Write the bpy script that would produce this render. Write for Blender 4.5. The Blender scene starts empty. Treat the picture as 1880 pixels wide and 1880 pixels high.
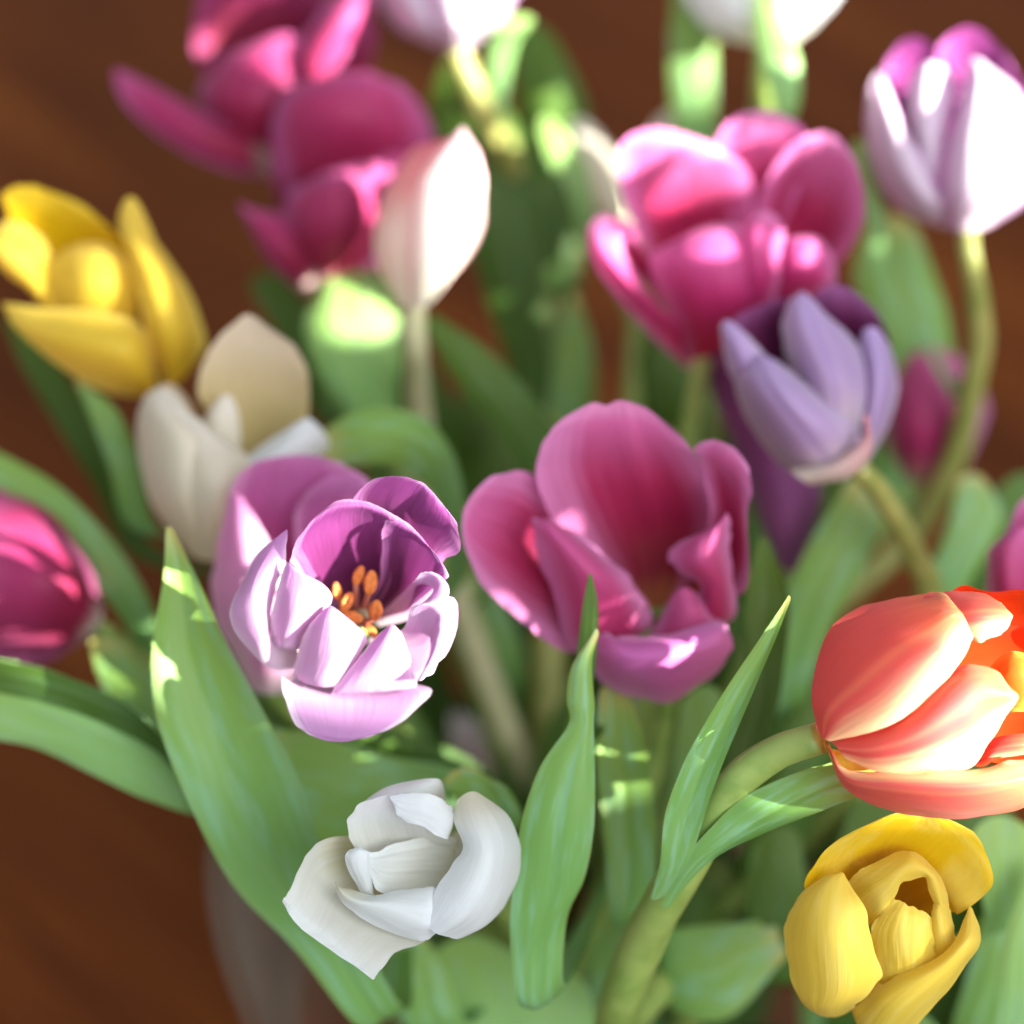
import bpy, bmesh, math, random
from mathutils import Vector, Matrix, noise
random.seed(7)
sc = bpy.context.scene
COL = sc.collection

# ---------------------------------------------------------------- camera
TILT = math.radians(48)                       # looking down on the bouquet
TH = 0.268                                    # tan(half field of view)
CAM = Vector((0.0, -0.368, 0.739))
FWD = Vector((0, math.cos(TILT), -math.sin(TILT)))
UP = Vector((0, math.sin(TILT), math.cos(TILT)))
RIGHT = Vector((1, 0, 0))
cd = bpy.data.cameras.new('camera')
cam = bpy.data.objects.new('camera', cd); COL.objects.link(cam)
cam.location = CAM; cam.rotation_euler = (math.pi / 2 - TILT, 0, 0)
cd.sensor_width = 24; cd.lens = 12 / TH; cd.clip_start = 0.01; cd.clip_end = 50
cd.dof.use_dof = True; cd.dof.focus_distance = 0.492; cd.dof.aperture_fstop = 2.2
sc.camera = cam

# ---------------------------------------------------------------- light
w = bpy.data.worlds.new('World'); sc.world = w; w.use_nodes = True
bg = w.node_tree.nodes['Background']
bg.inputs[0].default_value = (0.93, 0.96, 1.0, 1); bg.inputs[1].default_value = 0.60
SUN = (RIGHT * 0.82 + UP * 0.05 - FWD * 0.57).normalized()      # towards the sun
ad = bpy.data.lights.new('window_light', 'AREA'); ad.shape = 'RECTANGLE'
ad.size = 1.1; ad.size_y = 1.3; ad.energy = 28; ad.color = (0.93, 0.97, 1.0)
ao = bpy.data.objects.new('window_light', ad); COL.objects.link(ao)
ao.location = (0.75, -0.95, 1.35)
ao.rotation_euler = (Vector((0, 0.05, 0.25)) - ao.location).to_track_quat('-Z', 'Y').to_euler()
def P(x, y, d):
    """point at the picture position (x, y of 1880) at the distance d along the view"""
    return CAM + FWD * d + RIGHT * ((x - 940) / 940 * TH * d) - UP * ((y - 940) / 940 * TH * d)
def sunbeam(x, y, d, rad, power=1.0, blend=0.12):
    tgt = P(x, y, d); dist = min(4.0, rad / .0088)
    l = bpy.data.lights.new('sunbeam', 'SPOT'); l.energy = 2300 * power * (dist / 4) ** 2; l.color = (1.0, 0.95, 0.86)
    l.spot_size = 2 * math.atan(rad / dist); l.spot_blend = blend; l.shadow_soft_size = 0.0022 * dist
    o = bpy.data.objects.new('sunbeam', l); COL.objects.link(o)
    o.location = tgt + SUN * dist
    o.rotation_euler = (tgt - o.location).to_track_quat('-Z', 'Y').to_euler()
for b in ((690, 1100, .515, .030, 2.6), (1790, 1305, .49, .027, 2.8), (1770, 235, .635, .034, 2.3), (795, 385, .615, .027, 2.0),
          (850, 30, .69, .030, 2.2), (1440, 10, .69, .030, 2.2), (1160, 270, .61, .009, 3.2), (1410, 225, .60, .008, 4.0),
          (1510, 275, .60, .011, 3.6), (1405, 415, .59, .008, 3.6), (1495, 450, .60, .006, 2.2), (1120, 490, .60, .013, 2.6), (625, 70, .68, .014, 2.2),
          (610, 370, .66, .010, 2.2), (1020, 275, .70, .013, 1.2), (630, 545, .66, .013, .5), (70, 400, .60, .014, .7),
          (170, 520, .60, .014, .8), (1430, 1130, .50, .008, 1.0), (1325, 970, .53, .007, 1.0),
          (1300, 1175, .52, .006, .22), (1640, 1760, .49, .014, .3), (1785, 440, .63, .010, 1.0), (1440, 150, .68, .011, 1.0), (600, 420, .66, .005, .8)):
    sunbeam(*b)
sc.view_settings.view_transform = 'Standard'; sc.view_settings.look = 'None'
sc.view_settings.gamma = 1; sc.view_settings.use_curve_mapping = False; sc.view_settings.exposure = 0.0
sc.cycles.use_denoising = True
sc.cycles.max_bounces = 10; sc.cycles.transparent_max_bounces = 12
sc.cycles.caustics_reflective = False; sc.cycles.caustics_refractive = False
sc.cycles.sample_clamp_indirect = 6

# ---------------------------------------------------------------- materials
def C(r, g, b):
    f = lambda c: (c / 255 / 12.92) if c <= 10 else ((c / 255 + 0.055) / 1.055) ** 2.4
    return (f(r), f(g), f(b), 1)
class NT:
    def __init__(s, name):
        s.m = bpy.data.materials.new(name); s.m.use_nodes = True
        s.t = s.m.node_tree; s.t.nodes.clear()
        s.out = s.t.nodes.new('ShaderNodeOutputMaterial')
    def n(s, typ, **kw):
        o = s.t.nodes.new(typ)
        for k, v in kw.items(): setattr(o, k, v)
        return o
    def l(s, a, b): s.t.links.new(a, b)
    def math(s, op, a, b=None, clamp=False):
        o = s.n('ShaderNodeMath', operation=op); o.use_clamp = clamp
        for i, v in enumerate((a, b)):
            if v is None: continue
            if isinstance(v, (int, float)): o.inputs[i].default_value = v
            else: s.l(v, o.inputs[i])
        return o.outputs[0]
    def ramp(s, fac, stops, interp='EASE'):
        r = s.n('ShaderNodeValToRGB'); r.color_ramp.interpolation = interp
        e = r.color_ramp.elements
        while len(e) < len(stops): e.new(0.5)
        for i, (p, c) in enumerate(stops): e[i].position = p; e[i].color = c
        s.l(fac, r.inputs[0]); return r.outputs[0]
    def mix(s, fac, a, b, mode='MIX'):
        o = s.n('ShaderNodeMix', data_type='RGBA', blend_type=mode)
        for i, v in ((0, fac), (6, a), (7, b)):
            if isinstance(v, (int, float)): o.inputs[i].default_value = v
            elif isinstance(v, tuple): o.inputs[i].default_value = v
            else: s.l(v, o.inputs[i])
        return o.outputs[2]
    def maprange(s, v, a, b, c=0.0, d=1.0):
        o = s.n('ShaderNodeMapRange', interpolation_type='SMOOTHSTEP')
        s.l(v, o.inputs[0])
        for i, x in enumerate((a, b, c, d)): o.inputs[i + 1].default_value = x
        return o.outputs[0]
def sheet_mat(name, outer, inner, edge_out=None, edge_in=None, edge_w=(0.55, 1.0), vein=0.22, trans=0.34, rough=0.5,
              scale_u=34, blotch=None, bump=0.35, spec=0.28, mid=None, bl=(4, 3), sheen=.1, one_side=False):
    """petal or leaf: colour runs along the sheet (v) and towards its edges (u); outside and inside differ"""
    m = NT(name)
    uv = m.n('ShaderNodeUVMap'); sp = m.n('ShaderNodeSeparateXYZ'); m.l(uv.outputs[0], sp.inputs[0])
    oi = m.n('ShaderNodeObjectInfo')
    u, v = sp.outputs[0], sp.outputs[1]
    rnd = m.math('MULTIPLY', oi.outputs['Random'], 37.0)
    cx = m.n('ShaderNodeCombineXYZ')
    m.l(m.math('MULTIPLY', u, scale_u), cx.inputs[0]); m.l(m.math('MULTIPLY', v, 1.7), cx.inputs[1]); m.l(rnd, cx.inputs[2])
    nz = m.n('ShaderNodeTexNoise'); nz.inputs['Scale'].default_value = 1; nz.inputs['Detail'].default_value = 5
    nz.inputs['Roughness'].default_value = 0.62; m.l(cx.outputs[0], nz.inputs['Vector'])
    cy = m.n('ShaderNodeCombineXYZ')
    m.l(m.math('MULTIPLY', u, bl[0]), cy.inputs[0]); m.l(m.math('MULTIPLY', v, bl[1]), cy.inputs[1]); m.l(rnd, cy.inputs[2])
    n2 = m.n('ShaderNodeTexNoise'); n2.inputs['Scale'].default_value = 1; n2.inputs['Detail'].default_value = 4
    m.l(cy.outputs[0], n2.inputs['Vector'])
    vv = m.math('ADD', v, m.math('MULTIPLY', m.math('SUBTRACT', nz.outputs[0], 0.5), 0.22))
    us = m.math('MULTIPLY', m.math('SUBTRACT', u, 0.5), 2.0); ua = m.math('ABSOLUTE', us)
    ue = m.math('ADD', us if one_side else ua, m.math('MULTIPLY', m.math('SUBTRACT', nz.outputs[0], 0.5), 0.5))
    co = m.ramp(vv, outer); ci = m.ramp(vv, inner)
    ef = m.maprange(ue, *edge_w)
    if edge_out: co = m.mix(ef, co, edge_out)
    if edge_in: ci = m.mix(ef, ci, edge_in)
    if mid:
        mf = m.maprange(ua, 0.16, 0.0); co = m.mix(m.math('MULTIPLY', mf, mid[1]), co, mid[0])
    geo = m.n('ShaderNodeNewGeometry')
    c = m.mix(geo.outputs['Backfacing'], co, ci)
    if blotch:
        bf = m.maprange(n2.outputs[0], 0.45, 0.68); c = m.mix(m.math('MULTIPLY', bf, blotch[1]), c, blotch[0])
    val = m.math('ADD', 1 - vein * 0.5, m.math('MULTIPLY', nz.outputs[0], vein))
    val = m.math('MULTIPLY', val, m.math('ADD', 0.92, m.math('MULTIPLY', n2.outputs[0], 0.16)))
    vc = m.n('ShaderNodeCombineColor'); [m.l(val, vc.inputs[i]) for i in range(3)]
    c = m.mix(1.0, c, vc.outputs[0], 'MULTIPLY')
    bp = m.n('ShaderNodeBump'); bp.inputs['Strength'].default_value = bump; bp.inputs['Distance'].default_value = 0.0006
    m.l(m.math('ADD', nz.outputs[0], m.math('MULTIPLY', n2.outputs[0], 1.5)), bp.inputs['Height'])
    pr = m.n('ShaderNodeBsdfPrincipled'); m.l(c, pr.inputs['Base Color']); m.l(bp.outputs[0], pr.inputs['Normal'])
    pr.inputs['Roughness'].default_value = rough; pr.inputs['Specular IOR Level'].default_value = spec
    pr.inputs['Sheen Weight'].default_value = sheen; pr.inputs['Sheen Roughness'].default_value = 0.4
    tr = m.n('ShaderNodeBsdfTranslucent')
    m.l(c, tr.inputs['Color'])
    mx = m.n('ShaderNodeMixShader'); mx.inputs[0].default_value = trans
    m.l(pr.outputs[0], mx.inputs[1]); m.l(tr.outputs[0], mx.inputs[2]); m.l(mx.outputs[0], m.out.inputs[0])
    return m.m
M = {}
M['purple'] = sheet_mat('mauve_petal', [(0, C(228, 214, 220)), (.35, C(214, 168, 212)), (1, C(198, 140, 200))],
    [(0, C(96, 56, 66)), (.25, C(112, 42, 94)), (.72, C(140, 62, 128)), (.9, C(180, 110, 172)), (1, C(216, 164, 210))], C(236, 214, 236), C(206, 140, 196), (.72, 1.05))  # inner ramp darkened to paint the shade in the cup, rim left paler
M['white'] = sheet_mat('white_petal', [(0, C(214, 214, 190)), (.3, C(224, 229, 231)), (1, C(228, 234, 239))],
    [(0, C(190, 178, 110)), (.35, C(214, 215, 205)), (.75, C(224, 228, 228)), (1, C(230, 235, 239))], vein=.10, trans=.34, bump=.3, rough=.42)
M['cream'] = sheet_mat('cream_petal', [(0, C(220, 216, 180)), (.4, C(232, 226, 206)), (1, C(236, 232, 222))],
    [(0, C(170, 140, 50)), (.3, C(214, 196, 140)), (1, C(230, 214, 190))], vein=.12)
M['yellow'] = sheet_mat('yellow_petal', [(0, C(220, 196, 70)), (.4, C(238, 212, 84)), (1, C(240, 214, 90))],
    [(0, C(196, 140, 0)), (.5, C(236, 196, 20)), (1, C(242, 208, 40))], C(244, 220, 96), None, (.7, 1.1), vein=.14, trans=.36,
    blotch=(C(240, 222, 130), .35))
M['gold'] = sheet_mat('golden_petal', [(0, C(214, 180, 44)), (.4, C(240, 210, 74)), (1, C(242, 212, 90))],
    [(0, C(190, 140, 0)), (.5, C(234, 194, 20)), (1, C(244, 210, 60))], C(248, 226, 110), None, (.6, 1.1), vein=.12, trans=.4)
M['orange'] = sheet_mat('flamed_sunlit_petal', [(0, C(200, 82, 78)), (.5, C(208, 90, 84)), (.85, C(226, 128, 88)), (1, C(244, 204, 130))],
    [(0, C(240, 180, 30)), (.3, C(222, 70, 10)), (1, C(226, 84, 20))], C(248, 220, 166), C(236, 120, 30), (.2, .95), one_side=True, vein=.14, trans=.32,  # cream edge paints sunlight on one side, over the petal's own pale margin
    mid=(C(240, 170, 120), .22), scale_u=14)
M['orange_in'] = sheet_mat('orange_inner_petal', [(0, C(240, 170, 40)), (.4, C(232, 110, 30)), (1, C(238, 130, 40))],
    [(0, C(236, 160, 30)), (.3, C(214, 56, 8)), (1, C(222, 70, 14))], C(246, 176, 70), None, (.6, 1.1), trans=.4)
M['pink'] = sheet_mat('pink_petal', [(0, C(196, 130, 130)), (.2, C(176, 52, 104)), (1, C(210, 104, 164))],
    [(0, C(176, 110, 60)), (.12, C(140, 22, 48)), (.38, C(166, 40, 84)), (.8, C(200, 96, 152)), (1, C(214, 130, 182))], C(216, 146, 198), C(212, 134, 188), (.4, 1.1), vein=.14, trans=.34)
M['hotpink'] = sheet_mat('bright_pink_petal', [(0, C(176, 36, 76)), (.25, C(192, 54, 118)), (.7, C(212, 94, 160)), (1, C(224, 140, 194))],
    [(0, C(158, 20, 46)), (.3, C(176, 44, 90)), (.7, C(212, 104, 160)), (1, C(224, 138, 192))], C(228, 140, 200), C(228, 130, 194), (.5, 1.1), vein=.12, trans=.38)
M['blush'] = sheet_mat('blush_shaded_petal', [(0, C(222, 220, 200)), (.3, C(232, 214, 206)), (.6, C(224, 150, 156)), (1, C(206, 104, 122))],
    [(0, C(220, 210, 200)), (1, C(220, 150, 160))], vein=.12, trans=.3)  # pink flush, with the shade on the bud's left put into it
M['lilacpink'] = sheet_mat('lilac_pink_petal', [(0, C(208, 110, 170)), (.5, C(206, 112, 186)), (1, C(214, 130, 196))],
    [(0, C(170, 40, 90)), (1, C(200, 90, 160))], C(220, 150, 206), None, (.6, 1.1), trans=.3)
M['magenta'] = sheet_mat('magenta_petal', [(0, C(206, 190, 180)), (.12, C(148, 34, 70)), (.6, C(174, 54, 106)), (1, C(190, 88, 144))],
    [(0, C(120, 20, 36)), (.4, C(124, 24, 52)), (1, C(156, 54, 106))], C(188, 100, 158), C(164, 70, 120), (.6, 1.1), trans=.3)
M['violet'] = sheet_mat('violet_petal', [(0, C(206, 190, 200)), (.3, C(180, 152, 196)), (1, C(186, 160, 210))],
    [(0, C(80, 20, 50)), (.5, C(96, 32, 76)), (1, C(146, 86, 140))], C(206, 188, 214), None, (.5, 1.1), trans=.24, mid=(C(156, 128, 192), .4))
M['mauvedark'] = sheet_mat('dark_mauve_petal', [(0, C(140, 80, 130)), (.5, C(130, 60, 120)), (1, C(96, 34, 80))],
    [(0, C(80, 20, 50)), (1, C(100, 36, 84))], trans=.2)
M['purplewhite'] = sheet_mat('white_and_purple_petal', [(0, C(236, 214, 232)), (.4, C(236, 216, 236)), (1, C(234, 210, 234))],
    [(0, C(110, 40, 90)), (1, C(140, 60, 124))], C(206, 150, 206), C(176, 96, 164), (.62, 1.1), trans=.28)
M['pinkwhite'] = sheet_mat('white_petal_with_pink_edge', [(0, C(222, 222, 202)), (.3, C(234, 222, 216)), (1, C(236, 196, 204))],
    [(0, C(220, 210, 200)), (1, C(220, 150, 160))], C(226, 150, 160), None, (.75, 1.1), trans=.28)
M['rose'] = sheet_mat('pale_rose_petal', [(0, C(226, 206, 214)), (.4, C(222, 160, 204)), (1, C(222, 150, 204))],
    [(0, C(176, 70, 120)), (.6, C(196, 106, 170)), (1, C(212, 140, 200))], C(232, 190, 214), C(222, 160, 206), (.6, 1.05), trans=.34)
M['leaf'] = sheet_mat('leaf_green', [(0, C(122, 168, 92)), (.4, C(118, 168, 88)), (.9, C(134, 174, 84)), (1, C(190, 182, 100))],
    [(0, C(104, 150, 66)), (.5, C(98, 150, 70)), (1, C(126, 166, 72))], C(128, 158, 84), C(116, 146, 74), (.85, 1.1), vein=.14, trans=.30, rough=.42, bump=.10,
    scale_u=30, blotch=(C(136, 186, 148), .6), spec=.3, bl=(6, 7), sheen=0)
M['leaf_dark'] = sheet_mat('leaf_shaded_green', [(0, C(58, 84, 20)), (.5, C(68, 102, 32)), (1, C(90, 122, 44))],
    [(0, C(52, 84, 14)), (1, C(78, 112, 34))], vein=.2, trans=.30, rough=.45, blotch=(C(100, 138, 96), .3), bl=(6, 6), sheen=0)  # darker green, lowered further to paint the shade deep in the bouquet
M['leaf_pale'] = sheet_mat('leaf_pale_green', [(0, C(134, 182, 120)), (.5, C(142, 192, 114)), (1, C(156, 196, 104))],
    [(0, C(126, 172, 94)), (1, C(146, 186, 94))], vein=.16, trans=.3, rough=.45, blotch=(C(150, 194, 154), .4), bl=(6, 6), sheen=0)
def plain(name, stops, rough=.5, scale=60, trans=0.0, bump=.2):
    m = NT(name); tc = m.n('ShaderNodeTexCoord'); nz = m.n('ShaderNodeTexNoise')
    nz.inputs['Scale'].default_value = scale; nz.inputs['Detail'].default_value = 5; m.l(tc.outputs['Object'], nz.inputs['Vector'])
    c = m.ramp(nz.outputs[0], stops)
    bp = m.n('ShaderNodeBump'); bp.inputs['Strength'].default_value = bump; bp.inputs['Distance'].default_value = .0004; m.l(nz.outputs[0], bp.inputs['Height'])
    pr = m.n('ShaderNodeBsdfPrincipled'); m.l(c, pr.inputs['Base Color']); pr.inputs['Roughness'].default_value = rough; m.l(bp.outputs[0], pr.inputs['Normal'])
    pr.inputs['Subsurface Weight'].default_value = trans; pr.inputs['Subsurface Radius'].default_value = (.004, .004, .002); pr.inputs['Subsurface Scale'].default_value = .5
    m.l(pr.outputs[0], m.out.inputs[0]); return m.m
M['stem'] = plain('stem_green', [(.3, C(120, 150, 70)), (.7, C(150, 172, 92))], .42, 90)
M['stem_pale'] = plain('stem_pale', [(.3, C(188, 190, 140)), (.7, C(206, 206, 164))], .42, 90)
M['stem_tan'] = plain('stem_olive', [(.3, C(140, 150, 76)), (.7, C(168, 166, 96))], .42, 90)
M['anther'] = plain('anther_orange', [(.3, C(196, 104, 40)), (.7, C(224, 140, 66))], .7, 900, bump=.8)
M['filament'] = plain('filament_flesh', [(.3, C(214, 140, 110)), (.7, C(228, 164, 130))], .5, 300)
# table wood: oblique streaks and fine grain; the broad blotches also paint dappled sunlight
m = NT('table_wood'); tc = m.n('ShaderNodeTexCoord'); mp = m.n('ShaderNodeMapping', vector_type='TEXTURE'); mp.inputs['Rotation'].default_value = (0, 0, math.radians(-42))
mp.inputs['Scale'].default_value = (.7, .12, 1); m.l(tc.outputs['Object'], mp.inputs[0])
n1 = m.n('ShaderNodeTexNoise'); n1.inputs['Scale'].default_value = 1.6; n1.inputs['Detail'].default_value = 6; n1.inputs['Distortion'].default_value = .6; m.l(mp.outputs[0], n1.inputs[0])
mp2 = m.n('ShaderNodeMapping', vector_type='TEXTURE'); mp2.inputs['Rotation'].default_value = (0, 0, math.radians(-42)); mp2.inputs['Scale'].default_value = (.3, .009, 1); m.l(tc.outputs['Object'], mp2.inputs[0])
n2 = m.n('ShaderNodeTexNoise'); n2.inputs['Scale'].default_value = 2; n2.inputs['Detail'].default_value = 4; m.l(mp2.outputs[0], n2.inputs[0])
c = m.ramp(n1.outputs[0], [(.28, C(72, 32, 8)), (.5, C(100, 49, 14)), (.72, C(138, 78, 26))])
c = m.mix(.35, c, m.ramp(n2.outputs[0], [(.3, C(72, 30, 8)), (.7, C(120, 64, 20))]))
pr = m.n('ShaderNodeBsdfPrincipled'); m.l(c, pr.inputs[0]); pr.inputs['Roughness'].default_value = .6; pr.inputs['Specular IOR Level'].default_value = .12
m.l(pr.outputs[0], m.out.inputs[0]); M['wood'] = m.m
m = NT('clear_glass'); gl = m.n('ShaderNodeBsdfGlossy'); gl.inputs['Roughness'].default_value = .12; gl.inputs['Color'].default_value = (.95, .97, .96, 1)
tp = m.n('ShaderNodeBsdfTransparent'); tp.inputs[0].default_value = (.975, .98, .97, 1); lw = m.n('ShaderNodeLayerWeight'); lw.inputs[0].default_value = .5; fr = m.math('ADD', .015, m.math('MULTIPLY', m.maprange(lw.outputs['Facing'], .62, .80), .42))
mx = m.n('ShaderNodeMixShader'); m.l(fr, mx.inputs[0]); m.l(tp.outputs[0], mx.inputs[1]); df = m.n('ShaderNodeBsdfDiffuse'); df.inputs[0].default_value = (.50, .46, .43, 1); gm = m.n('ShaderNodeMixShader'); gm.inputs[0].default_value = .62
m.l(gl.outputs[0], gm.inputs[1]); m.l(df.outputs[0], gm.inputs[2]); m.l(gm.outputs[0], mx.inputs[2]); m.l(mx.outputs[0], m.out.inputs[0]); M['glass'] = m.m
m = NT('still_water'); gl = m.n('ShaderNodeBsdfGlossy'); gl.inputs['Roughness'].default_value = .02
tp = m.n('ShaderNodeBsdfTransparent'); tp.inputs[0].default_value = (.97, .98, .95, 1); lw = m.n('ShaderNodeLayerWeight'); lw.inputs[0].default_value = .5; fr = m.math('ADD', .02, m.math('MULTIPLY', m.math('POWER', lw.outputs['Facing'], 5.0), .7))
mx = m.n('ShaderNodeMixShader'); m.l(fr, mx.inputs[0]); m.l(tp.outputs[0], mx.inputs[1]); m.l(gl.outputs[0], mx.inputs[2]); m.l(mx.outputs[0], m.out.inputs[0]); M['water'] = m.m

# ---------------------------------------------------------------- setting: table, vase, water
def link(name, me, mat, parent=None):
    o = bpy.data.objects.new(name, me); COL.objects.link(o)
    if mat: me.materials.append(mat)
    if parent is not None:
        o.parent = parent; o.matrix_parent_inverse = Matrix.Translation(-parent.location)
    return o
def smooth(me):
    me.polygons.foreach_set('use_smooth', [True] * len(me.polygons)); me.update()
bm = bmesh.new(); bmesh.ops.create_cube(bm, size=1, matrix=Matrix.LocRotScale(Vector((0, .55, -.0175)), None, Vector((3.4, 3.0, .035))))
bmesh.ops.bevel(bm, geom=bm.edges[:], offset=.006, segments=2)
me = bpy.data.meshes.new('table_top'); bm.to_mesh(me); bm.free()
t = link('table_top', me, M['wood']); t['kind'] = 'structure'; t['label'] = 'warm brown wooden table top under the vase'; t['category'] = 'table'
VC = Vector((0.032, -0.016, 0)); VH = 0.185
def lathe(name, prof, mat, n=72, parent=None):
    vs, fs = [], []
    for r, z in prof:
        for k in range(n): a = 2 * math.pi * k / n; vs.append((r * math.cos(a), r * math.sin(a), z))
    for i in range(len(prof) - 1):
        for k in range(n):
            k2 = (k + 1) % n; fs.append((i * n + k, i * n + k2, (i + 1) * n + k2, (i + 1) * n + k))
    fs.append(tuple(range(n))[::-1]); fs.append(tuple((len(prof) - 1) * n + k for k in range(n)))
    me = bpy.data.meshes.new(name); me.from_pydata(vs, [], fs); smooth(me)
    return link(name, me, mat, parent)
def vr(z): return 0.119 + 0.016 * (max(z, 0) / VH)
zs = [0.0, .004, .02, .05, .08, .11, .14, .165, .178, VH]
prof = [(vr(0) - .006, 0.0002), (vr(0), .004)] + [(vr(z), z) for z in zs[2:]] + [(vr(VH) - .0015, VH + .0018), (vr(VH) - .0055, VH)] + \
       [(vr(z) - .006, z) for z in zs[::-1][1:-2]] + [(vr(0) - .012, .012)]
vase = lathe('glass_vase', prof, M['glass']); vase.location = VC
vase['label'] = 'clear wide glass vase holding the whole bouquet on the wooden table'; vase['category'] = 'vase'
wz = .105
wat = lathe('water', [(vr(0) - .0125, .0125)] + [(vr(z) - .0064, z) for z in (.02, .05, .08)] + [(vr(wz) - .0064, wz)], M['water']); wat.location = VC
wat['label'] = 'clear water filling the lower half of the glass vase'; wat['category'] = 'water'

# ---------------------------------------------------------------- sheets (petals, leaves) and stems
def cr(p0, p1, p2, p3, t):
    return 0.5 * ((2 * p1) + (p2 - p0) * t + (2 * p0 - 5 * p1 + 4 * p2 - p3) * t * t + (3 * p1 - p0 - 3 * p2 + p3) * t ** 3)
def at(pts, x):
    k = len(pts) - 1; x = max(0.0, x) * k; j = min(int(x), k - 1); t = x - j
    p0 = pts[j - 1] if j > 0 else 2 * pts[0] - pts[1]
    p3 = pts[j + 2] if j + 2 <= k else 2 * pts[k] - pts[k - 1]
    return cr(p0, pts[j], pts[j + 1], p3, t)
def spline(pts, n):
    res = []; k = len(pts) - 1
    for i in range(n + 1):
        x = i / n * k; j = min(int(x), k - 1); t = x - j
        p0 = pts[j - 1] if j > 0 else 2 * pts[0] - pts[1]
        p3 = pts[j + 2] if j + 2 <= k else 2 * pts[k] - pts[k - 1]
        res.append(cr(p0, pts[j], pts[j + 1], p3, t))
    return res
SEED = [0]
def sheet(name, rows, mat, parent, out_front, nu=18, nv=30, ruffle=.0006, nick=.0005, crease=0.0, rnd=.10, notch=None, fine=.35):
    """rows: list of (left, middle, right) points from the base towards the tip"""
    SEED[0] += 1; sd = SEED[0] * 7.31
    Ls, Ms, Rs = [r[0] for r in rows], [r[1] for r in rows], [r[2] for r in rows]
    Mi = spline(Ms, nv)
    vs, uvs = [], []
    for i in range(nv + 1):
        t = i / nv
        l, r = at(Ls, t), at(Rs, t)
        wid = (r - l).length
        nrm = (r - l).cross(Mi[min(i + 1, nv)] - Mi[max(i - 1, 0)])
        nrm = nrm.normalized() if nrm.length > 1e-12 else Vector((0, 0, 1))
        side = (r - l).normalized() if wid > 1e-9 else Vector((0, 0, 0))
        for j in range(nu + 1):
            s = -1 + 2 * j / nu
            te = t * (1 - rnd * abs(s) ** 4 * t * t)
            if notch: te -= notch[1] * t ** 6 * math.exp(-((s - notch[0]) / notch[2]) ** 2)
            l, mm, r = at(Ls, te), at(Ms, te), at(Rs, te)
            p = l * (s * (s - 1) / 2) + mm * (1 - s * s) + r * (s * (s + 1) / 2)
            e = abs(s) ** 3
            ta = 0.25 + 0.75 * t
            k = min(1, wid / .02)
            p = p + nrm * (ruffle * k * ta * (e * 2.4 * noise.noise((s * 1.2 + sd, t * 6, 1)) + .8 * noise.noise((s * 2.2, t * 2.6, sd))))
            p = p + nrm * (crease * k * math.exp(-(s / .14) ** 2) * math.sin(math.pi * min(1, t * 1.02)))
            p = p + nrm * (ruffle * fine * k * noise.noise((s * 7 + sd, t * 3, 3)))
            if abs(s) > .95: p = p + side * (s * nick * k * (noise.noise((t * 9, sd, s)) + .55 * noise.noise((t * 31, sd, s)) + .35 * noise.noise((t * 70, sd, s))))
            if i == nv: p = p + (Mi[nv] - Mi[nv - 1]).normalized() * (nick * k * (noise.noise((s * 4, sd, 9)) + .5 * noise.noise((s * 13, sd, 9))))
            vs.append(p); uvs.append((j / nu, t))
    n1 = nu + 1
    fs = [(i * n1 + j, i * n1 + j + 1, (i + 1) * n1 + j + 1, (i + 1) * n1 + j) for i in range(nv) for j in range(nu)]
    c = (nv // 2) * n1 + nu // 2
    fn = (vs[c + 1] - vs[c]).cross(vs[c + n1] - vs[c])
    toward = fn.dot(CAM - vs[c]) > 0
    if toward != out_front: fs = [f[::-1] for f in fs]
    base = parent.location
    me = bpy.data.meshes.new(name); me.from_pydata([v - base for v in vs], [], fs)
    ul = me.uv_layers.new(name='UVMap')
    for lp in me.loops: ul.data[lp.index].uv = uvs[lp.vertex_index]
    smooth(me)
    o = bpy.data.objects.new(name, me); COL.objects.link(o); o.parent = parent; me.materials.append(mat)
    sb = o.modifiers.new('smooth', 'SUBSURF'); sb.levels = 1; sb.render_levels = 1
    return o
def tube(name, pts, rads, mat, parent, n=10, steps=40, cap=True):
    cs = spline(pts, steps); rr = [rads[0] + (rads[1] - rads[0]) * i / steps for i in range(steps + 1)] if len(rads) == 2 else \
        [spline([Vector((r, 0, 0)) for r in rads], steps)[i].x for i in range(steps + 1)]
    vs = []; ref = Vector((.3, .5, .81))
    for i, c in enumerate(cs):
        d = (cs[min(i + 1, steps)] - cs[max(i - 1, 0)]).normalized()
        a = d.cross(ref).normalized(); b = d.cross(a)
        for k in range(n):
            g = 2 * math.pi * k / n; vs.append(c + (a * math.cos(g) + b * math.sin(g)) * rr[i])
    fs = [(i * n + k, i * n + (k + 1) % n, (i + 1) * n + (k + 1) % n, (i + 1) * n + k) for i in range(steps) for k in range(n)]
    fs.append(tuple(range(n))[::-1]); fs.append(tuple(steps * n + k for k in range(n)))
    base = parent.location if parent.parent is None else parent.parent.location
    me = bpy.data.meshes.new(name); me.from_pydata([v - base for v in vs], [], fs); smooth(me)
    o = bpy.data.objects.new(name, me); COL.objects.link(o); o.parent = parent; me.materials.append(mat)
    return o, cs
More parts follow.
